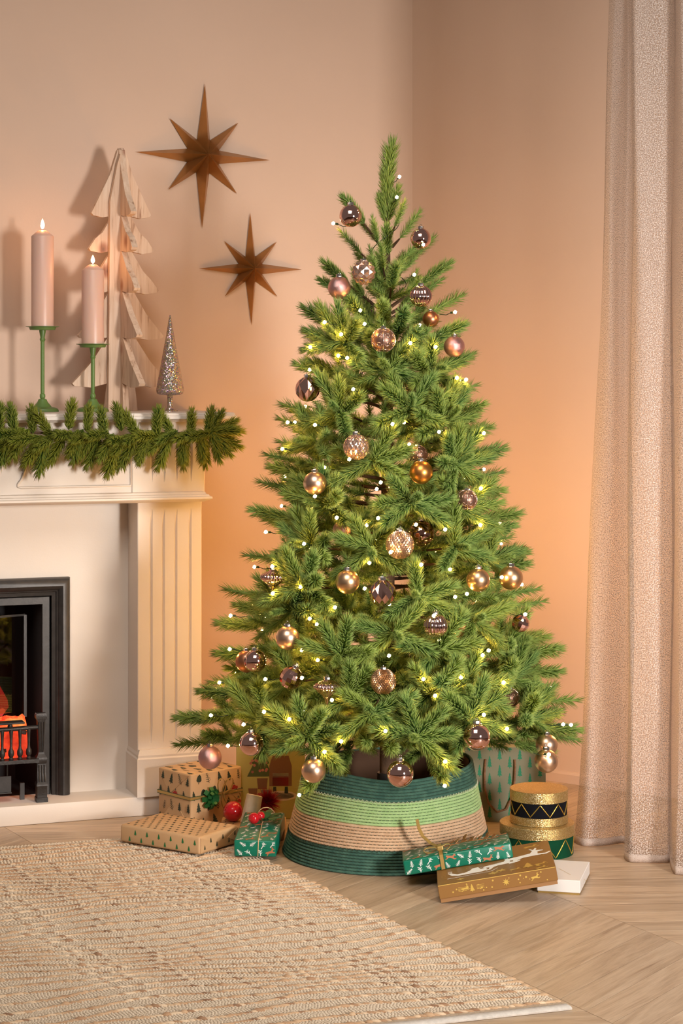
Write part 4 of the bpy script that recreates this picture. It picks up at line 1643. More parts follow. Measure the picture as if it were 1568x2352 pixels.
DEER = [(-0.50, 0.02), (-0.42, 0.10), (-0.10, 0.12), (0.14, 0.16), (0.24, 0.34), (0.20, 0.52), (0.25, 0.52), (0.28, 0.40), (0.36, 0.54), (0.40, 0.52), (0.33, 0.36), (0.48, 0.26), (0.46, 0.20), (0.33, 0.20), (0.28, 0.02),
        (0.44, -0.06), (0.56, 0.02), (0.58, -0.04), (0.44, -0.16), (0.20, -0.10), (-0.08, -0.08), (-0.22, -0.14), (-0.36, -0.32), (-0.50, -0.34), (-0.50, -0.28), (-0.40, -0.26), (-0.34, -0.10), (-0.46, -0.04)]
SLEIGH = [(-0.5, 0.12), (-0.44, 0.20), (-0.36, 0.10), (-0.30, 0.02), (-0.12, 0.03), (0.02, 0.14), (0.10, 0.30), (0.24, 0.32), (0.28, 0.10), (0.40, 0.14), (0.44, -0.02), (0.30, -0.14), (-0.30, -0.14), (-0.44, -0.04)]
def stroke(p, q, wd):
    p, q = Vector(p), Vector(q)
    n = (q - p).normalized()
    n = Vector((-n.y, n.x)) * wd / 2
    return [tuple(p + n), tuple(p - n), tuple(q - n * 0.5), tuple(q + n * 0.5)]
def twig(wd=0.09):
    out = [stroke((0, -0.5), (0.02, 0.42), wd)]
    for y, s in ((-0.12, 1), (0.02, -1), (0.16, 1), (0.26, -1)):
        out.append(stroke((0, y), (0.26 * s, y + 0.24), wd))
    return out
def frond(wd=0.06):
    out = [stroke((0, -0.5), (0, 0.5), wd)]
    for k in range(5):
        y = -0.36 + k * 0.18
        w_ = 0.28 - k * 0.045
        out += [stroke((0, y), (w_, y + 0.16), wd), stroke((0, y), (-w_, y + 0.16), wd)]
    return out
def starp(n=5, r=0.22):
    return [[((0.5 if k % 2 == 0 else r) * math.sin(k * PI / n), (0.5 if k % 2 == 0 else r) * math.cos(k * PI / n)) for k in range(2 * n)]]
class Print:
    """flat print on the faces of a box: polygons a hair above the paper"""
    def __init__(self):
        self.m = MB()
        self.n = 0
    def put(self, face, polys, u, v, s, rot=0.0, lim=None):
        o, ux, uy = face
        n = ux.cross(uy).normalized()
        self.n += 1
        lift = 0.00035 + 0.00004 * (self.n % 7)
        ca, sa = math.cos(rot), math.sin(rot)
        for poly in polys:
            pts = []
            for (x, y) in poly:
                a, b_ = u + s * (x * ca - y * sa), v + s * (x * sa + y * ca)
                if lim:
                    a, b_ = min(max(a, lim[0]), lim[1]), min(max(b_, lim[2]), lim[3])
                pts.append(o + ux * a + uy * b_ + n * lift)
            self.m.add(pts, [tuple(range(len(pts)))])
    def build(self, name, mt, parent):
        me = bpy.data.meshes.new(name)
        me.from_pydata(self.m.v, [], self.m.f)
        me.materials.append(M[mt])
        o = bpy.data.objects.new(name, me)
        col.objects.link(o)
        o.parent = parent
        o['kind'] = 'stuff'
        return o
V3 = Vector
def faces(w_, d, h_):
    """front (-y), left (-x), top, right (+x)"""
    return {'front': (V3((0, 0, 0)), V3((1, 0, 0)), V3((0, 0, 1))), 'left': (V3((0, d, 0)), V3((0, -1, 0)), V3((0, 0, 1))),
            'top': (V3((0, 0, h_)), V3((1, 0, 0)), V3((0, 1, 0))), 'right': (V3((w_, 0, 0)), V3((0, 1, 0)), V3((0, 0, 1)))}
def strip(pts, wdir, wd, th=0.0006):
    m = MB()
    rings = []
    wv = Vector(wdir).normalized() * wd / 2
    n = len(pts)
    for i, p in enumerate(pts):
        p = Vector(p)
        t = Vector(pts[min(i + 1, n - 1)]) - Vector(pts[max(i - 1, 0)])
        nn = t.cross(wv)
        nn = nn.normalized() * th if nn.length > 1e-9 else Vector((0, 0, th))
        rings.append([p - wv - nn, p + wv - nn, p + wv + nn, p - wv + nn])
    m.loft(rings)
    return m
def belt(w_, d, z0, z1, e=0.0008):
    """ribbon round a box at height z0..z1"""
    m = MB()
    rings = []
    for z in (z0, z1):
        rings.append([V3((-e, -e, z)), V3((w_ + e, -e, z)), V3((w_ + e, d + e, z)), V3((-e, d + e, z))])
    m.loft(rings, True, False)
    return m

# large kraft parcel with fir trees
g = thing('kraft_parcel', 'large kraft paper parcel printed with fir trees and red cars, green bow', 'parcel', (-0.405, 5.262, 0.0), (0, 0, R(42.7)), 'wrapped parcels')
W_, D_, H_ = 0.178, 0.142, 0.150
m = MB()
m.rbox(0, W_, 0, D_, 0, H_, 0.0035, 2)
m.build('wrapped_box', M['kraft'], g, 50)
F = faces(W_, D_, H_)
# folded flaps on the end of the parcel
fl_ = MB()
for tri in ([(0.004, 0.004), (D_ - 0.004, 0.004), (D_ * 0.62, 0.060), (D_ * 0.42, 0.062)], [(0.004, H_ - 0.004), (0.05, 0.085), (D_ * 0.95, H_ - 0.004)]):
    o_, ux, uy = F['left']
    n_ = ux.cross(uy)
    fl_ = MB()
    fl_.loft([[o_ + ux * a + uy * b_ + n_ * 0.0002 for a, b_ in tri], [o_ + ux * a + uy * b_ + n_ * 0.0012 for a, b_ in tri]])
    fl_.build('end_flap', M['kraft'], g)
rng = random.Random(2)
pd, pr = Print(), Print()
for fc, uu, vv in (('front', W_, H_), ('left', D_, H_), ('top', W_, D_)):
    nu, nv = int(uu / 0.034), int(vv / 0.034)
    for i in range(nu):
        for j in range(nv):
            u = (i + 0.5 + 0.22 * (j % 2 - 0.5) * 2) * uu / nu + rng.uniform(-0.003, 0.003)
            v = (j + 0.5) * vv / nv + rng.uniform(-0.003, 0.003)
            k = rng.random()
            s = rng.uniform(0.024, 0.031)
            lim = (0.002, uu - 0.002, 0.002, vv - 0.002)
            lift_face = F[fc] if fc != 'left' else (F[fc][0] + V3((-0.0012, 0, 0)), F[fc][1], F[fc][2])
            if k < 0.12:
                pr.put(lift_face, [CAR], u, v, 0.026, rng.uniform(-0.2, 0.2), lim)
                pd.put(lift_face, [[(-0.3, 0.0), (0.1, 0.0), (0.0, 0.5), (-0.2, 0.5)]], u, v + 0.008, 0.010, 0, lim)
            elif k < 0.5:
                pd.put(lift_face, [FIR], u, v, s, rng.uniform(-0.3, 0.3), lim)
            elif k < 0.7:
                pd.put(lift_face, [ROUND], u, v, s * 0.95, rng.uniform(-0.3, 0.3), lim)
            else:
                pd.put(lift_face, frond(0.05), u, v, s, rng.uniform(-0.4, 0.4), lim)
pd.build('printed_trees', 'ink_dark', g)
pr.build('printed_cars', 'ink_red', g)
belt(W_, D_, 0.082, 0.089, 0.0022).build('ribbon', M['gold_ribbon'], g)
rb = belt(W_, D_, 0.0890, 0.0903, 0.0025).build('ribbon_edge', M['ribbon_edge'], g)
belt(W_, D_, 0.0808, 0.0820, 0.0025).build('ribbon_edge', M['ribbon_edge'], g)
bow = MB()
for k in range(16):
    a = k * 2 * PI / 8 + (0.39 if k >= 8 else 0)
    inner = 0.65 if k >= 8 else 1.0
    cc = V3((0.062, -0.004, 0.080))
    dirv = V3((math.cos(a), 0, math.sin(a)))
    pts = [cc + dirv * 0.003 + V3((0, -0.002, 0)), cc + dirv * 0.018 * inner + V3((0, -0.018 if inner < 1 else -0.008, 0)), cc + dirv * 0.030 * inner + V3((0, -0.016 if inner < 1 else -0.006, 0)), cc + dirv * 0.022 * inner + V3((0, -0.024 if inner < 1 else -0.013, 0)), cc + dirv * 0.004 + V3((0, -0.010, 0))]
    sd = dirv.cross(V3((0, 1, 0)))
    st = strip(pts, sd, 0.013 * inner, 0.0004)
    bow.add(st.v, st.f)
bow.build('rosette_bow', M['green_foil'], g)
for k, (ax, az, tilt) in enumerate(((0.018, 0.034, 0.3), (-0.012, 0.036, 0.1), (0.030, -0.030, 0.6), (0.012, -0.040, 0.2), (0.040, -0.008, 0.5))):
    st = MB()
    pts = []
    cc = V3((0.102, -0.006, 0.086))
    for i in range(13):
        t = i / 12 * 2 * PI
        rr_ = 0.5 - 0.5 * math.cos(t)
        pts.append(cc + V3((ax, 0, az)) * rr_ * 1.25 + V3((-az, 0, ax)) * 0.36 * math.sin(t) + V3((0, -0.016 * tilt - 0.012 * math.sin(t / 2), 0)))
    strip(pts, V3((0.2, 1, 0.1)), 0.006, 0.0003).build('ribbon_loop', M['gold_ribbon'], g)

# flat kraft parcel
g = thing('kraft_parcel', 'flat kraft paper parcel with small green trees lying on the rug', 'parcel', (-0.575, 5.087, 0.0122), (0, 0, R(-34)), 'wrapped parcels')
W_, D_, H_ = 0.262, 0.165, 0.046
m = MB()
m.rbox(0, W_, 0, D_, 0, H_, 0.007, 3)
m.build('wrapped_box', M['kraft'], g, 50)
F = faces(W_, D_, H_)
fm_ = MB()
o_, ux, uy = F['right']
n_ = ux.cross(uy)
for tri in ([(0.004, 0.004), (0.004, H_ - 0.004), (0.05, H_ / 2 + 0.004), (0.05, H_ / 2 - 0.004)], [(D_ - 0.004, 0.004), (D_ - 0.004, H_ - 0.004), (D_ - 0.05, H_ / 2)]):
    fm_ = MB()
    fm_.loft([[o_ + ux * a + uy * b_ + n_ * 0.0001 for a, b_ in tri], [o_ + ux * a + uy * b_ + n_ * 0.0012 for a, b_ in tri]])
    fm_.build('end_flap', M['kraft'], g)
pg, pd = Print(), Print()
for k in range(6):
    pg.put(F['front'], [FIR], 0.052 + k * 0.039, 0.030, 0.0145)
    pg.put(F['front'], [FIR], 0.033 + k * 0.039, 0.0125, 0.0140)
for i in range(11):
    for j in range(8):
        u, v = 0.016 + i * 0.0225 + 0.011 * (j % 2), 0.016 + j * 0.0195
        if u < W_ - 0.01:
            pd.put(F['top'], [FIR], u, v, 0.0120)
for i in range(6):
    pd.put((F['right'][0] + V3((0.0012, 0, 0)), F['right'][1], F['right'][2]), [FIR], 0.02 + i * 0.025, 0.016 + 0.014 * (i % 2), 0.013)
pg.build('printed_trees', 'ink_green', g)
pd.build('printed_trees', 'ink_dark', g)

# low kraft parcel tucked behind the green one
g = thing('kraft_parcel', 'low kraft parcel half hidden beneath the red pompom and felt cup', 'parcel', (-0.322, 5.150, 0.0), (0, 0, R(0)), 'wrapped parcels')
m = MB()
m.rbox(0, 0.172, 0, 0.15, 0, 0.030, 0.003, 2)
m.build('wrapped_box', M['kraft'], g, 50)
pd = Print()
F = faces(0.172, 0.15, 0.030)
for i in range(7):
    for j in range(6):
        pd.put(F['top'], [FIR], 0.012 + i * 0.022, 0.014 + j * 0.024, 0.011)
for i in range(6):
    pd.put(F['front'], [FIR], 0.012 + i * 0.022, 0.014, 0.011)
pd.build('printed_trees', 'ink_dark', g)

def leafy_print(F, dims, seed, per):
    rng = random.Random(seed)
    pw, pc = Print(), Print()
    for fc, uu, vv in dims:
        nu, nv = max(1, round(uu / per)), max(1, round(vv / per))
        for i in range(nu):
            for j in range(nv):
                u = (i + 0.5 + 0.25 * (j % 2)) * uu / nu + rng.uniform(-0.003, 0.003)
                v = (j + 0.5) * vv / nv + rng.uniform(-0.002, 0.002)
                lim = (0.003, uu - 0.003, 0.003, vv - 0.003)
                k = (i * 2 + j * 3 + (fc == 'front')) % 5
                if k == 2:
                    pc.put(F[fc], [DEER], u, v, per * 1.05, rng.uniform(-0.4, 0.4), lim)
                elif k in (0, 3):
                    pw.put(F[fc], twig(0.10), u, v, per * 0.82, rng.uniform(-0.9, 0.9), lim)
                else:
                    pw.put(F[fc], frond(0.08), u, v, per * 0.74, rng.uniform(-1.2, 1.2), lim)
    return pw, pc

# green parcel leaning on it, with twine, berries and leaves
g = thing('green_parcel', 'green patterned parcel with twine, red berries and leaves left of the collar', 'parcel', (-0.270, 4.930, 0.0122), (R(5.4), 0, R(-4)), 'wrapped parcels')
W_, D_, H_ = 0.106, 0.228, 0.042
m = MB()
m.rbox(0, W_, 0, D_, 0, H_, 0.004, 2)
m.build('wrapped_box', M['green_paper'], g, 50)
F = faces(W_, D_, H_)
pw, pc = leafy_print(F, (('front', W_, H_), ('top', W_, D_), ('left', D_, H_)), 5, 0.024)
pw.build('printed_twigs', 'ink_white', g)
pc.build('printed_deer', 'ink_copper', g)
m = MB()
tp = [(0.060, -0.001, 0.002), (0.062, -0.0012, 0.04), (0.062, 0.004, H_ + 0.0012), (0.058, 0.10, H_ + 0.0012), (0.055, 0.16, H_ + 0.0012), (0.055, D_ + 0.001, H_)]
m.tube(tp, 0.0012, 6)
m.build('twine', M['twine'], g, 60)
for (x, y, z, r) in ((0.036, 0.128, 0.058, 0.0145), (0.052, 0.142, 0.060, 0.011)):
    m = sphere_rings(r, 12, 18)
    o = m.build('berry', M['red_gloss'], g, 180)
    o.location = (x, y, z)
rng = random.Random(9)
for k in range(8):
    a = -0.9 + k * 0.55
    m = MB()
    ln, wd = 0.046, 0.011
    pts = [(0, 0, 0.002), (ln * 0.3, wd * 0.9, 0.006), (ln * 0.55, wd * 0.6, 0.008), (ln * 0.7, wd * 0.9, 0.006), (ln, 0, 0.002), (ln * 0.7, -wd * 0.9, 0.006), (ln * 0.55, -wd * 0.6, 0.008), (ln * 0.3, -wd * 0.9, 0.006)]
    m.loft([[V3(p) for p in pts], [V3(p) + V3((0, 0, 0.0012)) for p in pts]])
    o = m.build('leaf', M['leaf_green'], g)
    o.location = (0.066, 0.138, H_ + 0.003)
    o.rotation_euler = (0, R(rng.uniform(-28, -6)), a)
m = MB()
m.tube([(0.066 + 0.022 * math.cos(t * 0.5), 0.150, H_ + 0.018 + 0.020 * math.sin(t * 0.5)) for t in range(0, 12)], 0.0012, 6)
m.build('twine_loop', M['twine'], g, 60)

# red decorations behind it
o = sphere_rings(0.027, 18, 28).build('red_bauble', M['red_gloss'], None, 180)
tag(o, 'glossy red bauble lying behind the green parcel with berries', 'bauble')
o.location = (-0.290, 5.240, 0.0572)
m = MB()
m.lathe([(0.022, 0), (0.0230, 0.002), (0.0215, 0.075), (0.0190, 0.077), (0.0188, 0.072), (0.020, 0.004), (0.0001, 0.0035)], 32)
o = m.build('felt_cup', M['felt'], None, 40)
o.location = (-0.246, 5.198, 0.0330)
o.rotation_euler = (R(-8), R(16), 0.4)
tag(o, 'beige felt cup tilted among the red decorations', 'cup')
rng = random.Random(14)
m = MB()
for k in range(520):
    d = V3((rng.gauss(0, 1), rng.gauss(0, 0.5), rng.gauss(0, 1))).normalized()
    ln = rng.uniform(0.034, 0.050)
    s_ = d.orthogonal().normalized() * 0.0010
    s2 = d.cross(s_).normalized() * 0.0010
    b_ = len(m.v)
    m.v += [tuple(d * 0.004 + s_), tuple(d * 0.004 - s_ * 0.5 + s2), tuple(d * 0.004 - s_ * 0.5 - s2), tuple(d * ln)]
    m.f += [(b_, b_ + 1, b_ + 3), (b_ + 1, b_ + 2, b_ + 3), (b_ + 2, b_, b_ + 3)]
o = m.build('tinsel_pompom', M['red_tinsel'])
o.location = (-0.200, 5.245, 0.0800)
tag(o, 'spiky red tinsel pompom beside the beige felt cup', 'pompom')

# green gift bag with a printed fireside picture
M['lime_paper'] = noisy('lime_paper', c(196, 184, 108), c(188, 176, 100), 8, 0.5)
M['ink_brown'] = mat('brown_ink', c(134, 92, 60), 0.6)
M['ink_cream'] = mat('cream_ink', c(226, 208, 180), 0.6)
M['ink_olive'] = mat('olive_ink', c(86, 96, 50), 0.6)
M['ink_grey'] = mat('grey_ink', c(120, 116, 104), 0.6)
M['ink_pink'] = mat('rose_ink', c(196, 120, 104), 0.6)
g = thing('picture_gift_bag', 'lime green gift bag printed with a potted Christmas tree, behind the parcels', 'gift bag', (-0.290, 5.398, 0), (0, 0, R(2)))
W_, D_, H_ = 0.190, 0.075, 0.245
m = MB()
m.rbox(0, W_, 0, D_, 0, H_, 0.0015, 1)
m.build('bag_body', M['lime_paper'], g)
F = faces(W_, D_, H_)['front']
P_ = {k: Print() for k in ('ink_brown', 'ink_cream', 'ink_olive', 'ink_grey', 'ink_pink', 'ink_red', 'ink_dark')}
rng = random.Random(6)
def ell(rx, ry, n=24):
    return [(rx * math.cos(2 * PI * k / n), ry * math.sin(2 * PI * k / n)) for k in range(n)]
P_['ink_olive'].put(F, [[(0.0, 0.62), (0.16, 0.36), (0.13, 0.33), (0.27, 0.04), (0.20, 0.02), (0.38, -0.34), (-0.38, -0.34), (-0.20, 0.02), (-0.27, 0.04), (-0.13, 0.33), (-0.16, 0.36)]], 0.066, 0.150, 0.095)
P_['ink_brown'].put(F, [[(-0.5, 0.5), (0.5, 0.5), (0.4, -0.5), (-0.4, -0.5)]], 0.072, 0.098, 0.030)
for k in range(16):
    P_['ink_pink'].put(F, [ell(0.5, 0.5, 8)], 0.066 + rng.uniform(-0.026, 0.026), 0.150 + rng.uniform(-0.03, 0.022), 0.008)
P_['ink_cream'].put(F, [ell(1.0, 0.30)], 0.122, 0.064, 0.046)
P_['ink_grey'].put(F, [ell(1.0, 0.26)], 0.122, 0.0645, 0.038)
P_['ink_brown'].put(F, [[(-0.5, -0.6), (-0.5, 0.3), (-0.36, 0.75), (0.36, 0.75), (0.5, 0.3), (0.5, -0.6)]], 0.122, 0.128, 0.062)
P_['ink_red'].put(F, [[(-0.5, -0.2), (-0.5, 0.5), (-0.3, 0.62), (0.3, 0.62), (0.5, 0.5), (0.5, -0.2)]], 0.122, 0.132, 0.042)
P_['ink_cream'].put(F, [[(-0.5, -0.16), (0.5, -0.16), (0.5, 0.10), (-0.5, 0.10)]], 0.122, 0.122, 0.044)
P_['ink_red'].put(F, [[(-0.5, -0.3), (0.5, -0.3), (0.5, 0.3), (-0.5, 0.3)]], 0.122, 0.105, 0.044)
for dx in (-0.016, 0.016):
    P_['ink_dark'].put(F, [[(-0.3, -0.5), (0.3, -0.5), (0.22, 0.5), (-0.22, 0.5)]], 0.122 + dx, 0.080, 0.018)
P_['ink_brown'].put(F, [[(-0.5, 0.5), (0.5, 0.5), (0.35, -0.5), (-0.35, -0.5)]], 0.046, 0.072, 0.026)
P_['ink_grey'].put(F, [[(-0.5, -0.4), (0.5, -0.4), (0.5, 0.4), (-0.5, 0.4)]], 0.080, 0.072, 0.022)
P_['ink_pink'].put(F, [[(-0.5, -0.4), (0.5, -0.4), (0.5, 0.4), (-0.5, 0.4)]], 0.066, 0.067, 0.014)
for k, p in P_.items():
    p.build('printed_picture', k, g)

# grey-green gift bag behind the drums
M['sage_paper'] = noisy('sage_paper', c(140, 140, 116), c(132, 132, 108), 6, 0.5)
M['ink_teal'] = mat('teal_ink', c(40, 134, 98), 0.6)
g = thing('rope_handled_gift_bag', 'grey-green gift bag with teal fir print and rope handle', 'gift bag', (0.337, 5.375, 0), (0, 0, R(-4)))
W_, D_, H_ = 0.222, 0.075, 0.206
m = MB()
m.rbox(0, W_, 0, D_, 0, H_, 0.0015, 1)
m.build('bag_body', M['sage_paper'], g)
F = faces(W_, D_, H_)['front']
p = Print()
NARROW = [(x * 0.62, y) for x, y in FIR]
for i in range(8):
    for j in range(5):
        p.put(F, [NARROW], 0.014 + i * 0.0275, 0.026 + j * 0.046 + 0.022 * (i % 2), 0.034, 0, (0.003, W_ - 0.003, 0.003, H_ - 0.003))
p.build('printed_trees', 'ink_teal', g)
m = MB()
hp = [(0.058, -0.0035, 0.172), (0.0555, -0.006, 0.135), (0.056, -0.007, 0.095), (0.066, -0.007, 0.052), (0.090, -0.007, 0.028), (0.114, -0.007, 0.036), (0.130, -0.007, 0.070), (0.137, -0.007, 0.115), (0.139, -0.006, 0.150), (0.138, -0.0035, 0.172)]
m.tube(hp, 0.0028, 8)
m.build('rope_handle', noisy('brown_cord', c(150, 112, 84), c(120, 86, 62), 200, 0.9, 0.5, 400, bdist=0.001), g, 60)

# ------------------------------------------------------------------ drum boxes
M['gold_glitter'] = glitter('gold_glitter', c(214, 182, 116), c(172, 140, 84), c(252, 238, 194), 1050, 0.75, 0.38, False, 0.5)
M['velvet_green'] = noisy('green_velvet', c(8, 76, 48), c(5, 62, 40), 20, 0.85, spec=0.2)
M['velvet_black'] = noisy('black_velvet', c(16, 16, 26), c(9, 9, 17), 20, 0.85, spec=0.2)
M['gold_trim'] = mat('gold_trim', c(226, 186, 86), 0.3, 0.8)
def drum(label, x, y, z0, r, hgt, velvet, nz, zb, zt, bottom_trim, ph=0.0):
    t = thing('drum_box', label, 'gift box', (x, y, z0), (0, 0, ph), 'round drum gift boxes')
    m = MB()
    m.lathe([(r * 0.965, 0), (r * 0.965, hgt - 0.012), (0.0001, hgt - 0.012)], 64)
    m.build('body', velvet, t, 40)
    m = MB()
    m.lathe([(r * 0.97, zt), (r, zt), (r, hgt - 0.001), (r - 0.001, hgt), (0.0001, hgt)], 64)
    m.build('lid', M['gold_glitter'], t, 40)
    if bottom_trim:
        m = MB()
        m.lathe([(r * 0.955, 0.0005), (r, 0.0005), (r, bottom_trim), (r * 0.96, bottom_trim)], 64)
        m.build('bottom_rim', M['gold_glitter'], t, 40)
    m = MB()
    pts = []
    n = nz * 2
    for i in range(n + 1):
        for s in range(6 if i < n else 1):
            tq = i + s / 6
            a = 2 * PI * tq / n
            f_ = (tq % 2)
            f_ = f_ if f_ <= 1 else 2 - f_
            zz = zb + (zt - 0.003 - zb) * f_
            pts.append((r * 0.9665 * math.cos(a), r * 0.9665 * math.sin(a), zz))
    m.tube(pts, 0.0013, 6, False)
    m.build('zigzag_trim', M['gold_trim'], t, 60)
drum('green velvet drum box with glittery gold lid, at the bottom', 0.502, 5.030, 0.0, 0.0960, 0.078, M['velvet_green'], 9, 0.004, 0.050, 0, 0.25)
drum('black velvet drum box with gold zigzag, stacked on the green one', 0.507, 5.035, 0.0782, 0.0745, 0.085, M['velvet_black'], 9, 0.024, 0.058, 0.021, 0.12)

# ------------------------------------------------------------------ boxes in front of the collar
g = thing('white_gift_box', 'small white lidded box under the gold box', 'gift box', (0.462, 4.632, 0.0), (0, 0, R(-14)))
m = MB()
m.box(0.002, 0.100, 0.002, 0.186, 0, 0.006)
m.build('base', M['gold_ribbon'], g)
m = MB()
m.rbox(0, 0.102, 0, 0.188, 0.0045, 0.034, 0.0012, 1)
m.build('lid', M['white_card'], g)
F = faces(0.102, 0.188, 0.034)
p = Print()
for k in range(9):
    p.put(F['right'], [ell(0.5, 0.3, 8)], 0.05 + 0.010 * k, 0.012 + 0.007 * math.sin(k * 0.7), 0.004, k * 0.6)
    p.put(F['top'], [ell(0.5, 0.3, 8)], 0.040 + 0.004 * k, 0.10 - 0.006 * k, 0.004, k * 0.6)
p.build('printed_flourish', 'ink_gold', g)

TILT = R(-9.8)
GX, GY = 0.229, 4.535
gb = thing('gold_gift_box', 'flat gold-brown lidded gift box printed with reindeer and sleigh', 'gift box', (GX, GY, 0.0008), (0, TILT, R(-2)))
W_, D_ = 0.277, 0.262
m = MB()
m.box(0.002, W_ - 0.002, 0.002, D_ - 0.002, 0, 0.020)
m.build('base', M['card_base'], gb)
m = MB()
m.rbox(0, W_, 0, D_, 0.009, 0.040, 0.0010, 1)
m.build('lid', M['gold_card'], gb)
F = faces(W_, D_, 0.040)
pw, pf = Print(), Print()
pw.put(F['top'], [SLEIGH], 0.078, 0.078, 0.098, 0.08)
pw.put(F['top'], [stroke((-0.55, -0.22), (0.45, -0.20), 0.03), stroke((0.45, -0.20), (0.62, 0.0), 0.03)], 0.080, 0.074, 0.104, 0.06)
pw.put(F['top'], [DEER], 0.152, 0.106, 0.086, 0.22)
pw.put(F['top'], [DEER], 0.216, 0.140, 0.104, 0.22)
pw.put(F['top'], [stroke((-0.5, 0), (0.5, 0), 0.02)], 0.130, 0.112, 0.06, 0.35)
for k in range(9):
    pw.put(F['top'], [ell(0.5, 0.5, 8)], 0.028 + 0.0035 * (k % 3), 0.088 + 0.009 * (k // 3), 0.004)
rng = random.Random(12)
for k in range(11):
    u, v = rng.uniform(0.02, W_ - 0.02), rng.choice([rng.uniform(0.012, 0.05), rng.uniform(0.17, D_ - 0.02)])
    q = k % 4
    pf.put(F['top'], [[FIR], [DEER], starp(6, 0.2), [[(-0.4, -0.4), (0.4, -0.4), (0.4, 0.3), (0, 0.6), (-0.4, 0.3)]]][q], u, v, rng.uniform(0.022, 0.034), rng.uniform(-0.2, 0.2), (0.003, W_ - 0.003, 0.003, D_ - 0.003))
for (q, u, v, s) in ((FIR, 0.215, 0.055, 0.045), (DEER, 0.245, 0.050, 0.03), (DEER, 0.232, 0.225, 0.035)):
    pf.put(F['top'], [q], u, v, s, 0)
for k in range(26):
    pf.put(F['top'], [ell(0.5, 0.5, 6)], rng.uniform(0.01, W_ - 0.01), rng.uniform(0.01, D_ - 0.01), rng.uniform(0.0018, 0.0032))
for k in range(22):
    pf.put(F['front'], [ell(0.5, 0.5, 8)], rng.uniform(0.01, W_ - 0.01), rng.uniform(0.014, 0.036), rng.uniform(0.002, 0.005))
for (q, u, s) in ((starp(8, 0.2), 0.158, 0.018), ([DEER], 0.226, 0.020), ([FIR], 0.078, 0.018), ([DEER], 0.062, 0.018)):
    pf.put(F['front'], q, u, 0.024, s)
for k in range(4):
    pf.put(F['front'], [stroke((-0.5, 0), (0.5, 0), 0.06)], 0.056, 0.020 + 0.0028 * k, 0.020)
    pf.put(F['front'], [stroke((-0.5, 0), (0.5, 0), 0.06)], 0.098, 0.020 + 0.0028 * k, 0.018)
pw.build('printed_sleigh', 'ink_white', gb)
pf.build('printed_foil', 'ink_gold', gb)
m = MB()
m.tube([(0.001, 0.0002, 0.0398), (W_ - 0.001, 0.0002, 0.0398)], 0.0007, 4)
m.build('foil_edge', M['ink_gold'], gb)

Mg = Matrix.Translation((GX, GY, 0.0008)) @ Matrix.Rotation(R(-2), 4, 'Z') @ Matrix.Rotation(TILT, 4, 'Y')
g = thing('green_parcel', 'green patterned parcel with gold ribbon and copper leaf sprig, on the gold box', 'parcel', (0, 0, 0), (0, 0, 0), 'wrapped parcels')
g.matrix_world = Mg @ Matrix.Translation((-0.076, 0.138, 0.0405)) @ Matrix.Rotation(R(1.5), 4, 'Z')
W_, D_, H_ = 0.262, 0.108, 0.036
m = MB()
m.rbox(0, W_, 0, D_, 0, H_, 0.004, 2)
m.build('wrapped_box', M['green_paper'], g, 50)
F = faces(W_, D_, H_)
pw, pc = leafy_print(F, (('front', W_, H_), ('top', W_, D_), ('left', D_, H_)), 9, 0.023)
pw.build('printed_twigs', 'ink_white', g)
pc.build('printed_deer', 'ink_copper', g)
RX = 0.093
def ribbon_path(e):
    return [(RX, -e, 0.001), (RX, -e, H_), (RX, 0.002, H_ + e), (RX, D_ - 0.002, H_ + e), (RX, D_ + e, H_), (RX, D_ + e, 0.001)]
strip(ribbon_path(0.0012), (1, 0, 0), 0.010, 0.0004).build('ribbon', M['gold_ribbon'], g)
for dx in (-0.0050, 0.0050):
    pts = [(p[0] + dx, p[1], p[2]) for p in ribbon_path(0.0016)]
    strip(pts, (1, 0, 0), 0.0014, 0.0004).build('ribbon_edge', M['ribbon_edge'], g)
for k, (dx, dy, ln) in enumerate(((-1, -0.2, 0.040), (0.8, 0.15, 0.032))):
    pts = []
    for i in range(11):
        t = i / 10 * 2 * PI
        q = 0.5 - 0.5 * math.cos(t)
        pts.append(V3((RX + dx * ln * q, 0.040 + dy * ln * q, H_ + 0.003 + 0.007 * math.sin(t) + 0.006 * q)))
    strip(pts, (0, 1, 0), 0.011, 0.0004).build('bow_loop', M['gold_ribbon'], g)
m = MB()
m.rbox(RX - 0.008, RX + 0.008, 0.032, 0.048, H_ + 0.001, H_ + 0.013, 0.003, 2)
m.build('bow_knot', M['gold_ribbon'], g)
strip([(RX - 0.004, 0.045, H_ + 0.010), (RX - 0.020, 0.055, H_ + 0.018), (RX - 0.036, 0.062, H_ + 0.036), (RX - 0.042, 0.066, H_ + 0.056), (RX - 0.043, 0.068, H_ + 0.078)], (0.7, 0.7, 0), 0.010, 0.0004).build('ribbon_tail', M['gold_ribbon'], g)
m = MB()
m.tube([(RX + 0.01, 0.045, H_ + 0.006), (RX + 0.06, 0.050, H_ + 0.010), (RX + 0.125, 0.046, H_ + 0.008)], 0.0010, 5)
m.build('twig', M['copper_leaf'], g)
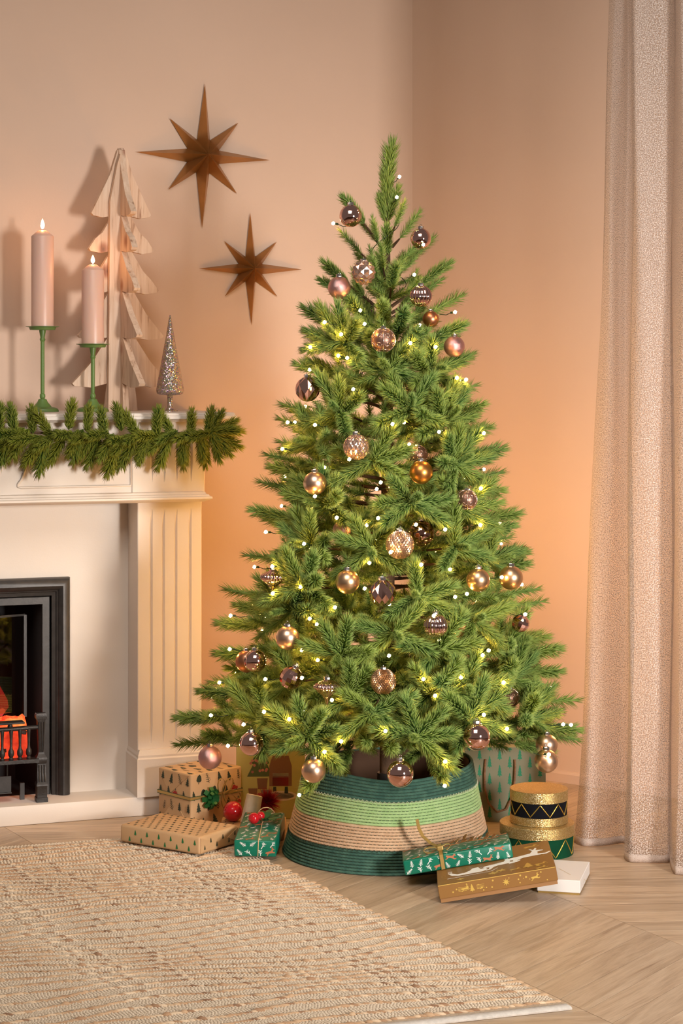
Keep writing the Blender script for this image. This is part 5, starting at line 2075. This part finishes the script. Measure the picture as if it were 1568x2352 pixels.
for k in range(11):
    t = k / 10
    m = MB()
    ln, wd = 0.026 - 0.008 * t, 0.0068
    pts = [(0, 0, 0), (ln * 0.25, wd * 0.8, 0.002), (ln * 0.6, wd, 0.003), (ln * 0.9, wd * 0.5, 0.002), (ln, 0, 0.001), (ln * 0.9, -wd * 0.5, 0.002), (ln * 0.6, -wd, 0.003), (ln * 0.25, -wd * 0.8, 0.002)]
    m.loft([[V3(p) for p in pts], [V3(p) + V3((0, 0, 0.0007)) for p in pts]])
    o = m.build('copper_leaf', M['copper_leaf'], g)
    o.location = (RX + 0.03 + 0.095 * t, 0.048, H_ + 0.009)
    o.rotation_euler = (R(20 * (-1) ** k), R(-12 - 25 * (k % 3 == 0)), (0.9 if k % 2 else -0.9) + 0.1 * k % 0.3)

# ------------------------------------------------------------------ curtain
def net_mat():
    m = mat('open_net_curtain', c(222, 196, 180), 0.55, spec=0.25)
    b = bsdf(m)
    uv = N(m, 'ShaderNodeUVMap', uv_map='net')
    sep = N(m, 'ShaderNodeSeparateXYZ')
    L(m, uv.outputs[0], sep.inputs[0])
    ns = N(m, 'ShaderNodeTexNoise')
    ns.inputs['Scale'].default_value = 55
    ns.inputs['Detail'].default_value = 0
    L(m, uv.outputs[0], ns.inputs['Vector'])
    sb = N(m, 'ShaderNodeVectorMath', operation='SUBTRACT')
    L(m, ns.outputs['Color'], sb.inputs[0])
    sb.inputs[1].default_value = (0.5, 0.5, 0.5)
    sc_ = N(m, 'ShaderNodeVectorMath', operation='SCALE')
    sc_.inputs['Scale'].default_value = 0.007
    L(m, sb.outputs[0], sc_.inputs[0])
    ad = N(m, 'ShaderNodeVectorMath', operation='ADD')
    L(m, uv.outputs[0], ad.inputs[0])
    L(m, sc_.outputs[0], ad.inputs[1])
    fac = None
    for sca, thr, off in ((135, 0.080, 0.0), (240, 0.095, 3.1)):
        mp = N(m, 'ShaderNodeMapping')
        mp.inputs['Location'].default_value = (off, off * 0.7, 0)
        mp.inputs['Scale'].default_value = (1.0, 1.35, 1)
        L(m, ad.outputs[0], mp.inputs['Vector'])
        vo = N(m, 'ShaderNodeTexVoronoi', feature='DISTANCE_TO_EDGE', voronoi_dimensions='2D')
        vo.inputs['Scale'].default_value = sca
        L(m, mp.outputs[0], vo.inputs['Vector'])
        lt = N(m, 'ShaderNodeMath', operation='LESS_THAN')
        lt.inputs[1].default_value = thr
        L(m, vo.outputs['Distance'], lt.inputs[0])
        if fac is None:
            fac = lt.outputs[0]
        else:
            mx = N(m, 'ShaderNodeMath', operation='MAXIMUM')
            L(m, fac, mx.inputs[0])
            L(m, lt.outputs[0], mx.inputs[1])
            fac = mx.outputs[0]
    at_ = N(m, 'ShaderNodeTexNoise')
    at_.inputs['Scale'].default_value = 300
    at_.inputs['Detail'].default_value = 0
    L(m, uv.outputs[0], at_.inputs['Vector'])
    L(m, ramp(m, at_.outputs['Fac'], [(0.35, c(158, 138, 126)), (0.62, c(232, 217, 207))]), b.inputs['Base Color'])
    tr = N(m, 'ShaderNodeBsdfTransparent')
    ms = N(m, 'ShaderNodeMixShader')
    L(m, fac, ms.inputs[0])
    L(m, tr.outputs[0], ms.inputs[1])
    L(m, b.outputs[0], ms.inputs[2])
    L(m, ms.outputs[0], m.node_tree.nodes['Material Output'].inputs[0])
    return m
M['net'] = net_mat()
M['net_hem'] = noisy('net_hem', c(182, 158, 144), c(216, 198, 186), 400, 0.5, 0.6, 500, bdist=0.001)
def smooth_path(pts, n):
    """Catmull-Rom through the points"""
    out = []
    P = [Vector((p[0], p[1], 0)) for p in pts]
    P = [P[0] * 2 - P[1]] + P + [P[-1] * 2 - P[-2]]
    for i in range(1, len(P) - 2):
        for k in range(n):
            t = k / n
            a, b_, c_, d = P[i - 1], P[i], P[i + 1], P[i + 2]
            out.append(0.5 * ((2 * b_) + (c_ - a) * t + (2 * a - 5 * b_ + 4 * c_ - d) * t * t + (3 * b_ - a - 3 * c_ + d) * t ** 3))
    out.append(P[-2])
    return out
BOT = [(0.612, 5.165), (0.606, 5.125), (0.625, 5.085), (0.662, 5.080), (0.700, 5.100), (0.738, 5.110), (0.752, 5.065), (0.722, 4.985), (0.716, 4.935), (0.735, 4.912), (0.790, 4.905), (0.826, 4.925), (0.842, 4.985), (0.838, 5.020), (0.828, 4.930), (0.816, 4.820), (0.826, 4.788), (0.870, 4.775), (0.940, 4.800), (0.985, 4.900), (1.02, 4.98)]
TOPP = [(0.704, 5.120), (0.700, 5.085), (0.708, 5.055), (0.722, 5.050), (0.733, 5.075), (0.742, 5.090), (0.752, 5.060), (0.744, 5.000), (0.738, 4.960), (0.750, 4.935), (0.790, 4.930), (0.826, 4.945), (0.846, 4.990), (0.848, 5.010), (0.846, 4.960), (0.846, 4.900), (0.858, 4.875), (0.890, 4.870), (0.945, 4.890), (0.985, 4.930), (1.02, 4.98)]
pb, pt = smooth_path(BOT, 8), smooth_path(TOPP, 8)
cur = thing('net_curtain', 'floor-length sheer silvery beige net curtain hanging in soft folds', 'curtain', (0.72, 5.0, 0))
zl = [0.020 + (2.55 - 0.020) * (k / 40) for k in range(41)]
def cur_pt(i, z):
    f_ = min(1.0, z / 2.2)
    # the outer fold swings out only near the floor
    e = f_ ** 0.75
    p = pb[i].lerp(pt[i], e)
    return Vector((p.x - 0.72 + 0.004 * math.sin(z * 5 + i * 0.1), p.y - 5.0 + 0.004 * math.sin(z * 3.1 + i * 0.35), z))
arc = [0.0]
for i in range(1, len(pb)):
    arc.append(arc[-1] + (pb[i] - pb[i - 1]).length)
def curtain_mesh(name, zs, mt, offs=0.0):
    vs = [cur_pt(i, z) for z in zs for i in range(len(pb))]
    n = len(pb)
    fs = []
    for k in range(len(zs) - 1):
        for i in range(n - 1):
            fs.append((k * n + i, k * n + i + 1, (k + 1) * n + i + 1, (k + 1) * n + i))
    me = bpy.data.meshes.new(name)
    me.from_pydata([tuple(v) for v in vs], [], fs)
    uvl = me.uv_layers.new(name='net')
    for poly in me.polygons:
        poly.use_smooth = True
        for li in poly.loop_indices:
            vi = me.loops[li].vertex_index
            uvl.data[li].uv = (arc[vi % n], zs[vi // n])
    me.materials.append(mt)
    return me
link('net_panel', curtain_mesh('net_panel', zl, M['net']), cur)
hem = link('hem', curtain_mesh('hem', [0.002, 0.010, 0.0215], M['net_hem']), cur)
md = hem.modifiers.new('thick', 'SOLIDIFY')
md.thickness = 0.002
